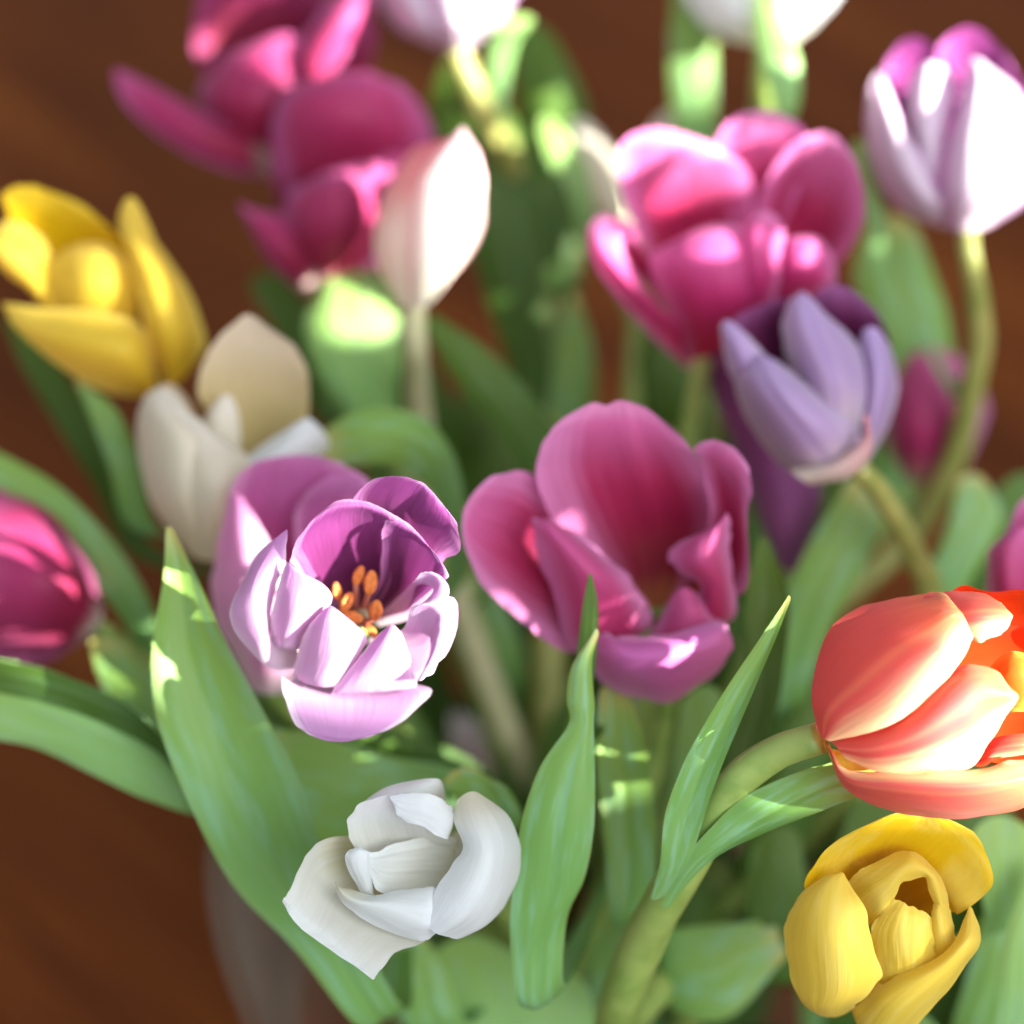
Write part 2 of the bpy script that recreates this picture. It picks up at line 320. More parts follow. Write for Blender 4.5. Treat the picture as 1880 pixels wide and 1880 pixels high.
class Tulip:
    """one cut tulip: petals, stem and leaves; measured in units k of the picture grid from (ox, oy) at distance d"""
    n = 0
    def __init__(s, name, label, mat, d, base, k=1.0, ox=0, oy=0, zm=1.0, stem=(), stem_mat='stem', group=None, rad=.0034):
        s.d, s.k, s.ox, s.oy, s.zm, s.mat = d, k, ox, oy, zm, mat
        b = s.w(*base)
        foot_a = 2.4 * Tulip.n + .5; fr_ = .02 + .035 * ((Tulip.n * 37) % 10) / 10; Tulip.n += 1
        foot = VC + Vector((fr_ * math.cos(foot_a), fr_ * math.sin(foot_a), .016))
        hd = Vector((b.x - VC.x, b.y - VC.y, 0)); h = min(hd.length * .5, .085)
        neck = VC + (hd.normalized() * h if hd.length > 0 else Vector()) + Vector((0, 0, .16))
        e = bpy.data.objects.new(name, None); COL.objects.link(e); e.location = foot; e.empty_display_size = .02
        e['label'] = label; e['category'] = 'tulip'
        if group: e['group'] = group
        s.e = e
        pts = [b] + [P(x, y, dd) for x, y, dd in stem] + [neck, foot]
        s.stem, s.curve = tube('stem', pts, (rad, rad * 1.12, rad * 1.35, rad * 1.45, rad * 1.4), M[stem_mat], e)
        s.base = b
    def w(s, x, y, z):
        px = TH * s.d * 2 / 1880
        return P(s.ox + x * s.k, s.oy + y * s.k, s.d - z * s.k * s.zm * px)
    def petal(s, front, *rows, mat=None, **kw):
        rr = [tuple(s.w(*r[i:i + 3]) for i in (0, 3, 6)) for r in rows]
        kw.setdefault('ruffle', .0007)
        return sheet('petal', rr, M[mat or s.mat], s.e, front == 'out', **kw)
    def leaf(s, d, *rows, mat='leaf', attach=True, low=None, **kw):
        """rows run tip -> base; the base row is drawn onto the stem"""
        px = TH * d * 2 / 1880
        rr = [tuple(P(r[i], r[i + 1], d - r[i + 2] * px) for i in (0, 3, 6)) for r in rows]
        if attach:
            last = rr[-1][1]
            best = min(s.curve, key=lambda c: (c - (last - Vector((0, 0, .035)))).length)
            sw = (rr[-1][2] - rr[-1][0]); sw = sw.normalized() * .0035
            mid = (last + best) / 2; hw = (rr[-1][2] - rr[-1][0]) * .3
            rr.append((mid - hw, mid, mid + hw)); rr.append((best - sw, best, best + sw))
        rr = rr[::-1]
        kw.setdefault('ruffle', .0010); kw.setdefault('nick', .0002); kw.setdefault('crease', -.0012); kw.setdefault('nv', 36); kw.setdefault('nu', 12); kw.setdefault('rnd', 0); kw.setdefault('fine', .08)
        return sheet('leaf', rr, M[mat], s.e, True, **kw)

# ---------------------------------------------------------------- tulips in front
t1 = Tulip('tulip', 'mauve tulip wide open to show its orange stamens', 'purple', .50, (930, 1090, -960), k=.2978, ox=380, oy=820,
           stem=((660, 1230, .60),))
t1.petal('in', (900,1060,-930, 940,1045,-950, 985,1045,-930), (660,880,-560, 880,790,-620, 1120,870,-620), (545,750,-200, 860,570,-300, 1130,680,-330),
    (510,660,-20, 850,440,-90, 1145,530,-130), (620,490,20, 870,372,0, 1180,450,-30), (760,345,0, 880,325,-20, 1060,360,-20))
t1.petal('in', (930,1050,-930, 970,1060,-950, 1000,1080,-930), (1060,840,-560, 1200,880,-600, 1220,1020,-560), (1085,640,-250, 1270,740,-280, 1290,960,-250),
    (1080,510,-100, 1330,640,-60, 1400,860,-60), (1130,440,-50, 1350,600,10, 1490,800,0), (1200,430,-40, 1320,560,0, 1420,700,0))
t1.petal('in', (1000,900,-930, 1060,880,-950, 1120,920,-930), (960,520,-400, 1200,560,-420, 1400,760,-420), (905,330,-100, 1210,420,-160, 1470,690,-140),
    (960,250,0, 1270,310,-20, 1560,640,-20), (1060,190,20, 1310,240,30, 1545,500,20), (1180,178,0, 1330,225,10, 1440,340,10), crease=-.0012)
t1.petal('out', (1020,1080,-930, 1040,1090,-940, 1060,1110,-930), (1250,860,-350, 1330,940,-330, 1270,1060,-350), (1275,830,-80, 1400,870,-20, 1290,990,-80),
    (1330,775,20, 1440,830,60, 1420,960,20), (1420,770,0, 1485,850,20, 1500,920,0))
t1.petal('out', (980,1180,-880, 1000,1200,-900, 990,1230,-880), (1200,1130,-300, 1320,1250,-350, 1240,1420,-400), (1290,980,-30, 1420,1100,10, 1300,1440,-120),
    (1420,945,0, 1510,1080,0, 1400,1390,-100), (1510,915,-20, 1545,1000,-30, 1530,1220,-90), ruffle=.0014)
t1.petal('out', (880,1250,-850, 950,1280,-880, 1020,1250,-850), (800,1500,-480, 1000,1500,-380, 1260,1480,-440), (770,1515,-330, 1000,1470,-210, 1290,1450,-280), (880,1370,-200, 1060,1330,-60, 1260,1330,-150),
    (1010,1210,-110, 1110,1190,0, 1215,1190,-60), (1110,1105,-60, 1145,1100,-30, 1185,1115,-40))
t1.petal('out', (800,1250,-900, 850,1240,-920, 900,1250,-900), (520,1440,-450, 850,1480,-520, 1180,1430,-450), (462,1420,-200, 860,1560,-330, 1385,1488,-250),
    (480,1560,-150, 860,1680,-190, 1290,1620,-210), (560,1730,-130, 850,1780,-110, 1090,1760,-150), (700,1812,-130, 820,1820,-120, 930,1810,-130))  # reflexed inner face given the pale outside colour to look sunlit
t1.petal('out', (780,1250,-850, 850,1260,-870, 920,1230,-850), (545,1430,-420, 680,1480,-260, 800,1480,-380), (555,1290,-260, 760,1320,-60, 960,1250,-200), (610,1130,-130, 790,1130,0, 985,1180,-140),
    (690,1030,-80, 790,1020,-20, 920,1100,-90), (740,990,-70, 775,985,-60, 820,1030,-70))
t1.petal('out', (700,1200,-850, 750,1220,-870, 800,1180,-850), (430,1240,-450, 520,1250,-330, 600,1200,-420), (395,1170,-350, 500,1180,-200, 600,1150,-320), (400,1030,-180, 560,1030,-40, 680,1060,-180),
    (440,860,-90, 600,890,0, 765,960,-120), (475,740,-50, 590,800,10, 740,870,-80), (490,690,-30, 540,745,-10, 610,780,-30))
t1.petal('out', (720,1300,-850, 720,1240,-880, 760,1200,-850), (430,1380,-430, 400,1270,-330, 430,1230,-380), (215,1200,-300, 320,1120,-150, 380,1080,-250), (140,1050,-260, 280,950,-100, 430,850,-180),
    (200,860,-220, 320,780,-80, 480,740,-110), (300,670,-170, 400,640,-90, 490,620,-80), (440,540,-110, 480,520,-90, 510,490,-80))
def stamen(tl, x, y, z, dx, dy, dz, ln=120):
    """filament and split anther, the anther centred at x, y, z and pointing along dx, dy, dz"""
    e = bpy.data.objects.new('stamen', None); COL.objects.link(e); e.parent = tl.e; e.empty_display_size = .005
    a = tl.w(x - dx * ln / 2, y - dy * ln / 2, z - dz * ln / 2); b = tl.w(x + dx * ln / 2, y + dy * ln / 2, z + dz * ln / 2)
    ax = b - a; L = ax.length; zdir = ax.normalized()
    tube('filament', [tl.base, (tl.base * .4 + a * .6), a + ax * .15], (.0011, .0007), M['filament'], e, n=8, steps=12)
    side = zdir.cross(CAM - a).normalized(); face = side.cross(zdir)
    if face.dot(CAM - a) < 0: face = -face
    vs, fs = [], []; nu, nv = 20, 14
    for i in range(nv + 1):
        t = i / nv; r = (math.sin(math.pi * (0.04 + .92 * t))) ** .6 * L * .27
        for j in range(nu):
            g = 2 * math.pi * j / nu
            groove = 1 - .5 * math.exp(-((g - math.pi / 2) / .42) ** 2) - .2 * math.exp(-((g - 3 * math.pi / 2) / .4) ** 2)
            groove *= 1 + .05 * noise.noise((g * 3, t * 9, x))
            vs.append(a + ax * t + (side * math.cos(g) * 1.0 + face * math.sin(g) * .85) * r * groove - tl.e.location)
    for i in range(nv):
        for j in range(nu): fs.append((i * nu + j, i * nu + (j + 1) % nu, (i + 1) * nu + (j + 1) % nu, (i + 1) * nu + j))
    fs.append(tuple(range(nu))[::-1]); fs.append(tuple(nv * nu + j for j in range(nu)))
    me = bpy.data.meshes.new('anther'); me.from_pydata(vs, [], fs); smooth(me); me.materials.append(M['anther'])
    o = bpy.data.objects.new('anther', me); COL.objects.link(o); o.parent = e
for q in ((935,795,-420,.35,-.9,.3,130), (1008,840,-390,.15,-.95,.3,160), (800,890,-430,-.1,-.9,.4,120), (860,960,-400,.45,-.85,.2,140),
          (890,1050,-420,.95,.2,.2,150), (1040,1010,-360,.1,-.7,.7,170), (1015,1140,-480,.5,.6,.3,120)):
    stamen(t1, *q)
bm = bmesh.new(); bmesh.ops.create_uvsphere(bm, u_segments=18, v_segments=14, radius=1)
for v in bm.verts:
    a = math.atan2(v.co.y, v.co.x); v.co.x *= .0024 * (1 + .14 * math.cos(3 * a)); v.co.y *= .0024 * (1 + .14 * math.cos(3 * a)); v.co.z *= .009
pd = t1.w(960, 1030, -650) - t1.base
bmesh.ops.transform(bm, verts=bm.verts, matrix=Matrix.Translation(t1.base + pd * .55 - t1.e.location) @ pd.to_track_quat('Z', 'Y').to_matrix().to_4x4())
me = bpy.data.meshes.new('pistil'); bm.to_mesh(me); bm.free(); smooth(me); me.materials.append(M['stem_pale'])
o = bpy.data.objects.new('pistil', me); COL.objects.link(o); o.parent = t1.e

wh = Tulip('tulip', 'bright white tulip half open, its lowest petal ending in a pointed tip', 'white', .492, (1180, 520, -900), k=.2553, ox=500, oy=1400, zm=1.2,
           stem=((850, 1560, .58),))
wh.petal('in', (1000,640,-800, 1030,690,-830, 1060,740,-800), (560,530,-300, 650,850,-420, 1000,1150,-350), (340,565,-120, 480,950,-250, 1110,1280,-150),
    (200,740,-60, 400,1080,-140, 890,1370,-80), (110,930,-30, 350,1170,-80, 770,1500,-40), (72,990,-10, 320,1210,-65, 712,1555,-25), (95,1025,-20, 240,1215,-45, 660,1500,-35), (140,1060,-30, 215,1200,-40, 540,1410,-50), nick=.0006, rnd=0, nv=44, nu=30)
wh.petal('in', (1100,560,-820, 1130,600,-840, 1160,640,-820), (700,760,-350, 900,720,-500, 1280,620,-400), (590,600,-100, 850,560,-300, 1260,540,-200),
    (545,430,-50, 800,400,-150, 1240,480,-120), (610,320,-20, 830,290,-60, 1150,380,-60), (760,245,0, 880,225,-10, 1000,230,0), nick=.0009, rnd=.04)
wh.petal('in', (1150,700,-800, 1180,690,-810, 1210,680,-800), (1270,900,-330, 1300,760,-420, 1330,560,-360), (1020,930,-230, 1060,760,-330, 1200,530,-290),
    (800,945,-160, 830,770,-230, 930,580,-200), (710,830,-120, 720,740,-140, 760,640,-130), (690,790,-110, 655,720,-105, 640,640,-110), nick=.0009, ruffle=.0016, nu=30, nv=44)
wh.petal('out', (1300,330,-500, 1310,400,-480, 1290,480,-500), (1280,300,-120, 1290,420,-90, 1240,550,-120), (1130,230,10, 1110,340,30, 1090,470,-10), (950,222,20, 940,300,40, 925,400,10),
    (840,240,10, 850,262,20, 870,300,10), nick=.0016, ruffle=.0012, rnd=0)
wh.petal('out', (1250,300,-800, 1240,420,-820,1200,520,-800), (1200,125,-350, 1100,250,-250, 1000,400,-300), (860,160,-250, 840,240,-150, 800,330,-200), (640,300,-200, 640,340,-120, 660,400,-140),
    (545,430,-150, 560,460,-110, 590,500,-120), rnd=.03)
wh.petal('out', (1500,230,-260, 1420,210,-230, 1330,270,-200), (1680,360,-330, 1520,400,-60, 1305,420,-140), (1785,580,-380, 1600,620,20, 1370,610,-60),
    (1770,800,-380, 1560,850,50, 1290,740,-40), (1690,1020,-360, 1480,1020,60, 1190,880,-40), (1540,1190,-300, 1360,1150,30, 1110,1060,-40),
    (1350,1275,-200, 1210,1240,-30, 1090,1180,-60), ruffle=.0010, rnd=.03)
wh.petal('out', (1300,500,-850, 1260,560,-870, 1230,620,-850), (1620,420,-550, 1500,640,-520, 1330,800,-560), (1745,600,-370, 1640,820,-340, 1300,1050,-380), (1740,800,-330, 1600,960,-300, 1300,1180,-300), rnd=.03)
wh.petal('out', (455,850,-60, 470,890,-40, 560,910,-120), (480,970,-60, 600,990,10, 720,955,-100), (640,1110,-80, 800,1030,20, 860,930,-100),
    (940,1255,-110, 1000,1090,20, 1100,895,-90), (1110,1270,-120, 1130,1120,0, 1190,890,-80), (1230,1180,-180, 1240,1080,-80, 1260,930,-140), nick=.0011, rnd=0)
wh.petal('out', (900,800,-700, 920,800,-690, 940,800,-700), (690,960,-270, 720,960,-240, 750,960,-270), (590,850,-150, 660,860,-100, 720,840,-150), (520,690,-60, 610,740,-20, 700,770,-90),
    (560,625,-50, 630,640,-10, 700,655,-60), (600,605,-70, 640,612,-60, 690,640,-70), ruffle=.0014, rnd=0)
wh.leaf(.55, (815,1440,0,840,1412,0,880,1416,0), (835,1465,0,890,1445,10,935,1450,0), (900,1520,-20,930,1510,-10,958,1510,-20), mat='leaf')

ye = Tulip('tulip', 'yellow tulip nodding beneath the orange flamed tulip, inner petals nearly closed', 'yellow', .492, (880, 950, -950), k=.2553, ox=1400, oy=1460, zm=1.25,
           stem=((1560, 1740, .60),))
ye.petal('in', (780,900,-900, 830,890,-920, 880,890,-900), (480,700,-400, 950,520,-480, 1340,850,-400), (300,690,-200, 960,400,-260, 1400,860,-230), (370,500,-120, 1050,290,-140, 1600,720,-130),
    (550,320,-60, 1150,200,-60, 1660,570,-80), (800,180,-30, 1150,140,-30, 1560,320,-50), (950,135,-20, 1150,128,-20, 1400,185,-40), crease=-.0008)
ye.petal('out', (760,1250,-900, 800,1290,-900, 860,1230,-900), (420,1540,-480, 560,1580,-480, 720,1480,-480), (270,1470,-330, 450,1555,-240, 660,1500,-300), (200,1300,-300, 500,1400,-60, 800,1400,-180), (155,1040,-280, 490,1160,20, 850,1260,-120), (190,850,-230, 480,930,40, 790,1060,-90),
    (290,690,-170, 500,740,20, 740,820,-80), (430,590,-100, 530,610,-20, 640,660,-70), (540,560,-70, 570,555,-60, 600,570,-60), nick=.0008)
ye.petal('out', (590,650,-300, 690,780,-240, 770,940,-260), (680,560,-210, 790,690,-110, 860,850,-130), (830,470,-160, 890,620,-50, 945,745,-90), (1000,400,-140, 1010,510,-20, 1000,635,-70),
    (1100,412,-130, 1100,500,-10, 1090,608,-70), (1240,535,-130, 1210,565,-30, 1165,592,-80), (1328,690,-140, 1265,670,-40, 1195,690,-90), (1342,800,-180, 1290,790,-70, 1238,780,-120), nick=.0011, ruffle=.0009, rnd=0, nv=48)
ye.petal('in', (800,870,-850, 860,850,-880, 940,860,-850), (760,760,-420, 1000,520,-480, 1300,760,-420), (840,650,-230, 1050,470,-260, 1280,680,-230), (960,520,-150, 1080,440,-150, 1220,560,-150), rnd=.05)
ye.petal('out', (850,1150,-850, 900,1170,-860, 960,1150,-850), (830,1350,-420, 1000,1340,-350, 1230,1260,-420), (770,1180,-270, 1010,1210,-130, 1240,1180,-230), (770,990,-190, 1000,1010,-50, 1235,1000,-140),
    (850,850,-120, 1030,880,-40, 1225,890,-110), (945,742,-90, 1050,790,-70, 1150,830,-90), nick=.0014, ruffle=.0013, rnd=0, nv=44, nu=26)
ye.petal('out', (960,1050,-850, 980,1060,-850, 1000,1040,-850), (1190,1220,-380, 1300,1170,-320, 1400,1060,-370), (1205,1010,-180, 1290,1000,-100, 1385,1000,-210), (1215,850,-120, 1280,845,-70, 1358,860,-160),
    (1232,775,-115, 1285,782,-85, 1340,785,-150), nick=.0008, rnd=0)
ye.petal('out', (850,1300,-880, 900,1400,-880, 950,1350,-880), (640,1540,-500, 780,1800,-420, 1000,1800,-520), (780,1430,-300, 900,1600,-160, 1130,1620,-260), (960,1290,-210, 1110,1400,-70, 1330,1420,-200),
    (1210,1190,-150, 1320,1230,-20, 1460,1220,-150), (1370,1060,-100, 1460,1070,0, 1555,1090,-110), (1430,930,-120, 1500,960,-60, 1568,970,-110), (1470,820,-150, 1495,800,-140, 1530,850,-140), nick=.0006, ruffle=.0012)

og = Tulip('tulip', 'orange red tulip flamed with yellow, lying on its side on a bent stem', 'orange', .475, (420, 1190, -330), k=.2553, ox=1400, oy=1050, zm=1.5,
           stem=((1420, 1385, .500), (1340, 1450, .505), (1270, 1570, .515), (1190, 1710, .535), (1130, 1880, .57)), stem_mat='stem', rad=.0044)
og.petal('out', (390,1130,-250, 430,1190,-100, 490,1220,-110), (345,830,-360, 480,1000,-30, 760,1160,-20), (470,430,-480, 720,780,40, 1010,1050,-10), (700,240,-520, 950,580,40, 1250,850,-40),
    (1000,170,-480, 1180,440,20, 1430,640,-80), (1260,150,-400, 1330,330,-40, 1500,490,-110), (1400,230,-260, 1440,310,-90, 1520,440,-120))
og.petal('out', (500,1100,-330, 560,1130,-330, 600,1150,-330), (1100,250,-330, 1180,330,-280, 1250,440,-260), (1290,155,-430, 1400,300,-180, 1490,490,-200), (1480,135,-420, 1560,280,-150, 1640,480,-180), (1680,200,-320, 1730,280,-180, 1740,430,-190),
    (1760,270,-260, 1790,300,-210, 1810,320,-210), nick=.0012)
og.petal('in', (500,1100,-380, 560,1130,-400, 600,1150,-380), (1300,180,-500, 1320,300,-560, 1340,400,-550), (1600,140,-470, 1680,260,-560, 1700,500,-600), (1900,145,-440, 1950,300,-540, 1950,600,-600), (2150,250,-420, 2200,400,-460, 2180,600,-510), mat='orange_in')
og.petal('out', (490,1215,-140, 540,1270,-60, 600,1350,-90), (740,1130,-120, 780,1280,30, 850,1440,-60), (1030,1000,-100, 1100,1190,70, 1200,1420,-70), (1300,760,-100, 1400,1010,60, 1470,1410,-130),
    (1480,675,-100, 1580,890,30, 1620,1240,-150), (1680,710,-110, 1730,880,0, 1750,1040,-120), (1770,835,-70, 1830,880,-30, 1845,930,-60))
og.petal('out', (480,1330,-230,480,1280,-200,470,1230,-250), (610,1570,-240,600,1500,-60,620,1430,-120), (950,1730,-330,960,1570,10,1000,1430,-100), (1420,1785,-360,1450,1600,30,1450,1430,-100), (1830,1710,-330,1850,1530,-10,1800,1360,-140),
    (2080,1560,-230,2120,1420,-110,2050,1300,-190), nick=.0010)  # sides swapped so the painted sunlit cream lies on the upper edge
og.petal('in', (600,1000,-400, 640,1060,-420, 660,1120,-400), (900,700,-480, 920,900,-560, 940,1150,-420), (1400,450,-420, 1500,800,-600, 1400,1300,-420), (1800,380,-400, 1900,800,-580, 1800,1380,-380), (2150,500,-350, 2250,800,-460, 2150,1250,-340), mat='orange_in')
og.petal('out', (1200,1000,-480,1240,1030,-480,1260,1060,-480), (1500,850,-380,1520,900,-370,1540,1000,-380), (1640,680,-300, 1700,800,-240, 1720,1000,-290), (1760,575,-280, 1850,760,-190, 1880,1000,-260), (1950,600,-260, 2000,760,-200, 2020,900,-250), mat='orange_in')
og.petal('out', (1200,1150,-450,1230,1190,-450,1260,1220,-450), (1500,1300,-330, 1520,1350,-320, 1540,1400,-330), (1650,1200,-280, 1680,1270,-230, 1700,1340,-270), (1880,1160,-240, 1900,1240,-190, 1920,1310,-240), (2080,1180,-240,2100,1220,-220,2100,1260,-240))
og.petal('out', (440,1200,-260, 450,1230,-230, 460,1260,-250), (470,1260,-250, 500,1340,-190, 540,1445,-210), (600,1290,-190, 640,1370,-170, 680,1440,-180), (800,1300,-190, 830,1380,-180, 860,1440,-180), mat='gold')
og.leaf(.50, (1445,1098,0,1449,1093,0,1452,1100,0), (1390,1180,0,1408,1178,-8,1425,1170,0), (1320,1285,0,1350,1285,-14,1378,1280,0), (1262,1385,0,1300,1385,-16,1338,1375,0),
    (1222,1490,-5,1262,1490,-20,1302,1470,-10), (1212,1580,-30,1240,1585,-30,1272,1565,-30), (1195,1650,-70,1210,1650,-70,1240,1630,-70), attach=False, crease=-.0008)
og.leaf(.50, (1760,1420,-70,1765,1430,-70,1770,1440,-70), (1660,1395,-60,1680,1420,-60,1690,1455,-60), (1560,1395,-40,1580,1425,-50,1590,1460,-40), (1470,1415,-20,1490,1455,-40,1505,1490,-20),
    (1370,1460,-10,1400,1500,-30,1415,1525,-10), (1300,1525,-15,1325,1550,-25,1335,1562,-15), (1255,1580,-40,1270,1595,-40,1285,1598,-40), (1215,1660,-80,1222,1665,-80,1232,1660,-80), attach=False)

ce = Tulip('tulip', 'big open pink tulip with a deep crimson throat and a pale lower petal folded down', 'pink', .54, (1215, 1125, -175), zm=1.4, stem=((1220, 1300, .64),))
ce.petal('in', (1170,1110,-160, 1205,1115,-170, 1240,1100,-160), (1050,1010,-100, 1200,960,-170, 1330,980,-110), (985,880,-20, 1170,860,-90, 1300,880,-60), (1005,800,10, 1150,790,-20, 1270,825,-20), (1050,750,10, 1140,735,0, 1220,770,0), crease=.0022, notch=(-.3, .06, .12))
ce.petal('in', (1190,1130,-170, 1180,1140,-170, 1150,1160,-160), (1080,1000,-120, 1040,1050,-140, 1040,1195,-90), (990,880,-50, 940,980,-70, 900,1090,-40), (930,866,-10, 880,950,-20, 855,1010,-20), (880,885,0, 860,920,0, 845,945,-5))
ce.petal('out', (1180,1150,-160,1200,1150,-155,1215,1140,-160), (1060,1200,-80, 1120,1190,-50, 1200,1140,-90), (1010,1080,-70, 1100,1110,-10, 1190,1110,-80), (985,1000,-50, 1070,1040,20, 1150,1055,-50), (975,960,-30, 1020,975,10, 1080,990,-30), (985,953,-30, 1010,955,-20, 1045,975,-30), ruffle=.0016, nick=.0012)
ce.petal('in', (1240,1110,-160, 1260,1110,-160, 1290,1120,-150), (1300,960,-90, 1340,1000,-100, 1370,1080,-60), (1290,870,-60, 1340,900,-60, 1372,960,-20), (1275,825,-20, 1330,850,-10, 1380,890,0), (1300,803,0, 1335,815,10, 1372,840,5))
ce.petal('out', (1230,1140,-160,1245,1145,-155,1260,1140,-160), (1260,1150,-100, 1300,1150,-70, 1345,1140,-100), (1285,1080,-60, 1310,1080,-20, 1345,1060,-60), (1235,1040,-40, 1290,1030,20, 1340,1000,-40), (1232,1005,-40, 1300,985,10, 1338,960,-30), (1300,975,-30, 1325,955,-10, 1337,935,-20), ruffle=.0016, nick=.0012)
ce.petal('out', (1210,1150,-160,1230,1155,-155,1250,1150,-160), (1190,1170,-80,1250,1190,-50,1330,1160,-80), (1215,1130,-70,1260,1130,-30,1310,1120,-60), (1235,1090,-60,1255,1080,-40,1280,1085,-60))
ce.petal('out', (1063,1180,-60, 1070,1190,-40, 1078,1205,-50), (1110,1160,-20, 1115,1200,20, 1105,1250,-60), (1150,1172,-10, 1165,1215,40, 1160,1280,-60), (1240,1155,-10, 1240,1210,40, 1240,1284,-70), (1320,1142,-20, 1315,1190,10, 1310,1240,-60), (1338,1150,-40, 1345,1180,-30, 1345,1195,-40), mat='lilacpink', nick=.0012, ruffle=.0014)

# ---------------------------------------------------------------- tulips behind
up = Tulip('tulip', 'tall frilled pink tulip with several upright petals, above the violet tulip', 'hotpink', .61, (1290, 660, -160), zm=1.4)
up.petal('in', (1240,560,-150,1260,540,-170,1290,520,-150), (1165,420,-70,1260,420,-130,1370,440,-110), (1135,320,-10,1250,330,-50,1380,340,-60), (1140,265,10,1230,270,0,1350,290,-20), (1170,240,0,1210,235,0,1260,243,0))
up.petal('in', (1340,500,-150,1370,490,-160,1400,490,-150), (1340,380,-90,1400,380,-110,1460,370,-90), (1315,280,-50,1400,290,-60,1480,280,-50), (1335,225,-20,1400,240,-20,1475,235,-20), (1375,203,-20,1410,203,-20,1445,212,-20))
up.petal('in', (1380,500,-150,1420,510,-160,1460,520,-150), (1385,390,-90,1470,420,-130,1540,480,-80), (1420,310,-40,1500,340,-70,1585,400,-20), (1455,265,0,1520,280,-10,1578,320,0), (1495,240,10,1525,245,10,1555,265,5))
up.petal('out', (1265,680,-150,1275,650,-130,1300,630,-160), (1180,600,-60,1215,580,-20,1262,610,-70), (1100,500,-30,1140,500,10,1200,550,-40), (1080,440,-10,1110,450,10,1150,480,-30), (1082,405,-10,1110,398,0,1140,425,-20))
up.petal('in', (1220,560,-120,1230,540,-130,1250,520,-120), (1110,450,-50,1150,450,-80,1190,470,-60), (1085,400,-20,1120,395,-30,1160,410,-30))
up.petal('out', (1265,660,-120,1310,650,-90,1360,620,-120), (1225,570,-60,1320,570,10,1430,570,-50), (1192,490,-40,1310,490,40,1440,500,-30), (1215,450,-30,1320,435,20,1445,450,-20), (1300,410,-20,1340,412,0,1400,420,-10))
up.petal('out', (1330,620,-60,1370,620,-40,1400,620,-60), (1350,520,0,1390,510,30,1430,520,0), (1355,440,10,1395,430,40,1440,440,10), (1375,400,10,1405,388,30,1435,405,10))
up.petal('out', (1400,600,-90,1440,580,-70,1500,550,-90), (1410,510,-20,1470,510,20,1530,520,-40), (1425,455,-10,1480,455,30,1535,490,-30), (1450,438,0,1490,433,10,1515,450,-10), ruffle=.0014)

li = Tulip('tulip', 'bluish violet tulip with dark throat on a pale stem in front of frilled pink petals', 'violet', .57, (1575, 860, -70), zm=1.3, stem=((1620, 910, .60), (1680, 1020, .62), (1700, 1120, .64), (1600, 1400, .68)), stem_mat='stem_tan')
li.petal('in', (1500,800,-150,1510,790,-160,1530,780,-150), (1400,680,-120,1450,650,-140,1520,640,-120), (1350,600,-90,1430,575,-100,1520,560,-90), (1365,572,-80,1420,552,-80,1480,545,-80))
li.petal('in', (1540,800,-150,1570,790,-160,1590,780,-150), (1510,640,-110,1570,640,-120,1640,680,-100), (1490,560,-80,1560,570,-80,1625,600,-80), (1515,522,-60,1550,525,-60,1590,550,-60))
li.petal('out', (1500,860,-120,1530,850,-100,1540,830,-120), (1420,800,-120,1440,780,-90,1470,760,-110), (1345,700,-80,1380,690,-40,1420,680,-60), (1325,620,-60,1350,630,-30,1400,645,-40), (1322,590,-50,1335,588,-40,1350,592,-45))
li.petal('out', (1500,888,-60,1540,870,-30,1585,840,-60), (1430,850,-80,1490,810,20,1570,780,-20), (1370,770,-90,1430,740,30,1510,730,-10), (1348,700,-80,1400,690,10,1450,680,-20), (1375,660,-50,1395,652,-20,1415,655,-30), crease=-.001)
li.petal('out', (1500,800,-60,1540,810,-30,1600,790,-60), (1460,700,-60,1530,700,20,1610,720,-60), (1435,620,-60,1500,610,0,1580,640,-60), (1445,560,-50,1475,555,-20,1520,580,-40), (1465,538,-50,1475,536,-40,1490,545,-45), crease=-.001)
li.petal('out', (1560,870,-90,1580,860,-60,1600,840,-90), (1570,780,-60,1610,770,-20,1640,760,-120), (1580,680,-60,1620,680,-20,1650,690,-120), (1575,610,-60,1600,600,-40,1625,610,-70))
li.petal('in', (1450,862,-30,1470,880,-10,1490,890,-30), (1530,845,0,1540,860,20,1560,875,-10), (1585,800,10,1592,815,25,1600,830,0), (1582,765,10,1590,760,15,1598,775,10), mat='pinkwhite')

tr = Tulip('tulip', 'tall white tulip with purple edged petals and dark purple inside, on a bright stem', 'purplewhite', .62, (1775, 420, -60), zm=1.4, stem=((1780, 470, .63), (1795, 560, .645), (1790, 680, .67), (1700, 950, .72)), stem_mat='stem_tan')
tr.petal('in', (1730,380,-150,1750,370,-160,1770,380,-150), (1620,220,-120,1700,200,-150,1780,200,-130), (1625,120,-100,1690,120,-110,1740,120,-100), (1665,65,-80,1690,70,-80,1720,85,-80))
tr.petal('in', (1770,380,-150,1790,370,-160,1810,380,-150), (1730,200,-120,1800,200,-140,1890,220,-120), (1720,100,-90,1790,100,-100,1880,160,-90), (1755,53,-80,1790,52,-80,1830,75,-80))
tr.petal('out', (1720,415,-110,1745,420,-90,1770,422,-100), (1640,375,-110,1690,370,-20,1740,370,-30), (1590,270,-110,1640,280,-20,1700,300,-20), (1590,190,-90,1620,200,-30,1655,220,-30), (1605,135,-60,1612,133,-50,1622,140,-50))
tr.petal('out', (1700,400,-60,1720,400,-50,1745,400,-60), (1680,290,-50,1710,290,-10,1745,280,-50), (1665,190,-50,1705,190,-10,1755,180,-50), (1680,125,-50,1710,115,-30,1745,125,-50))
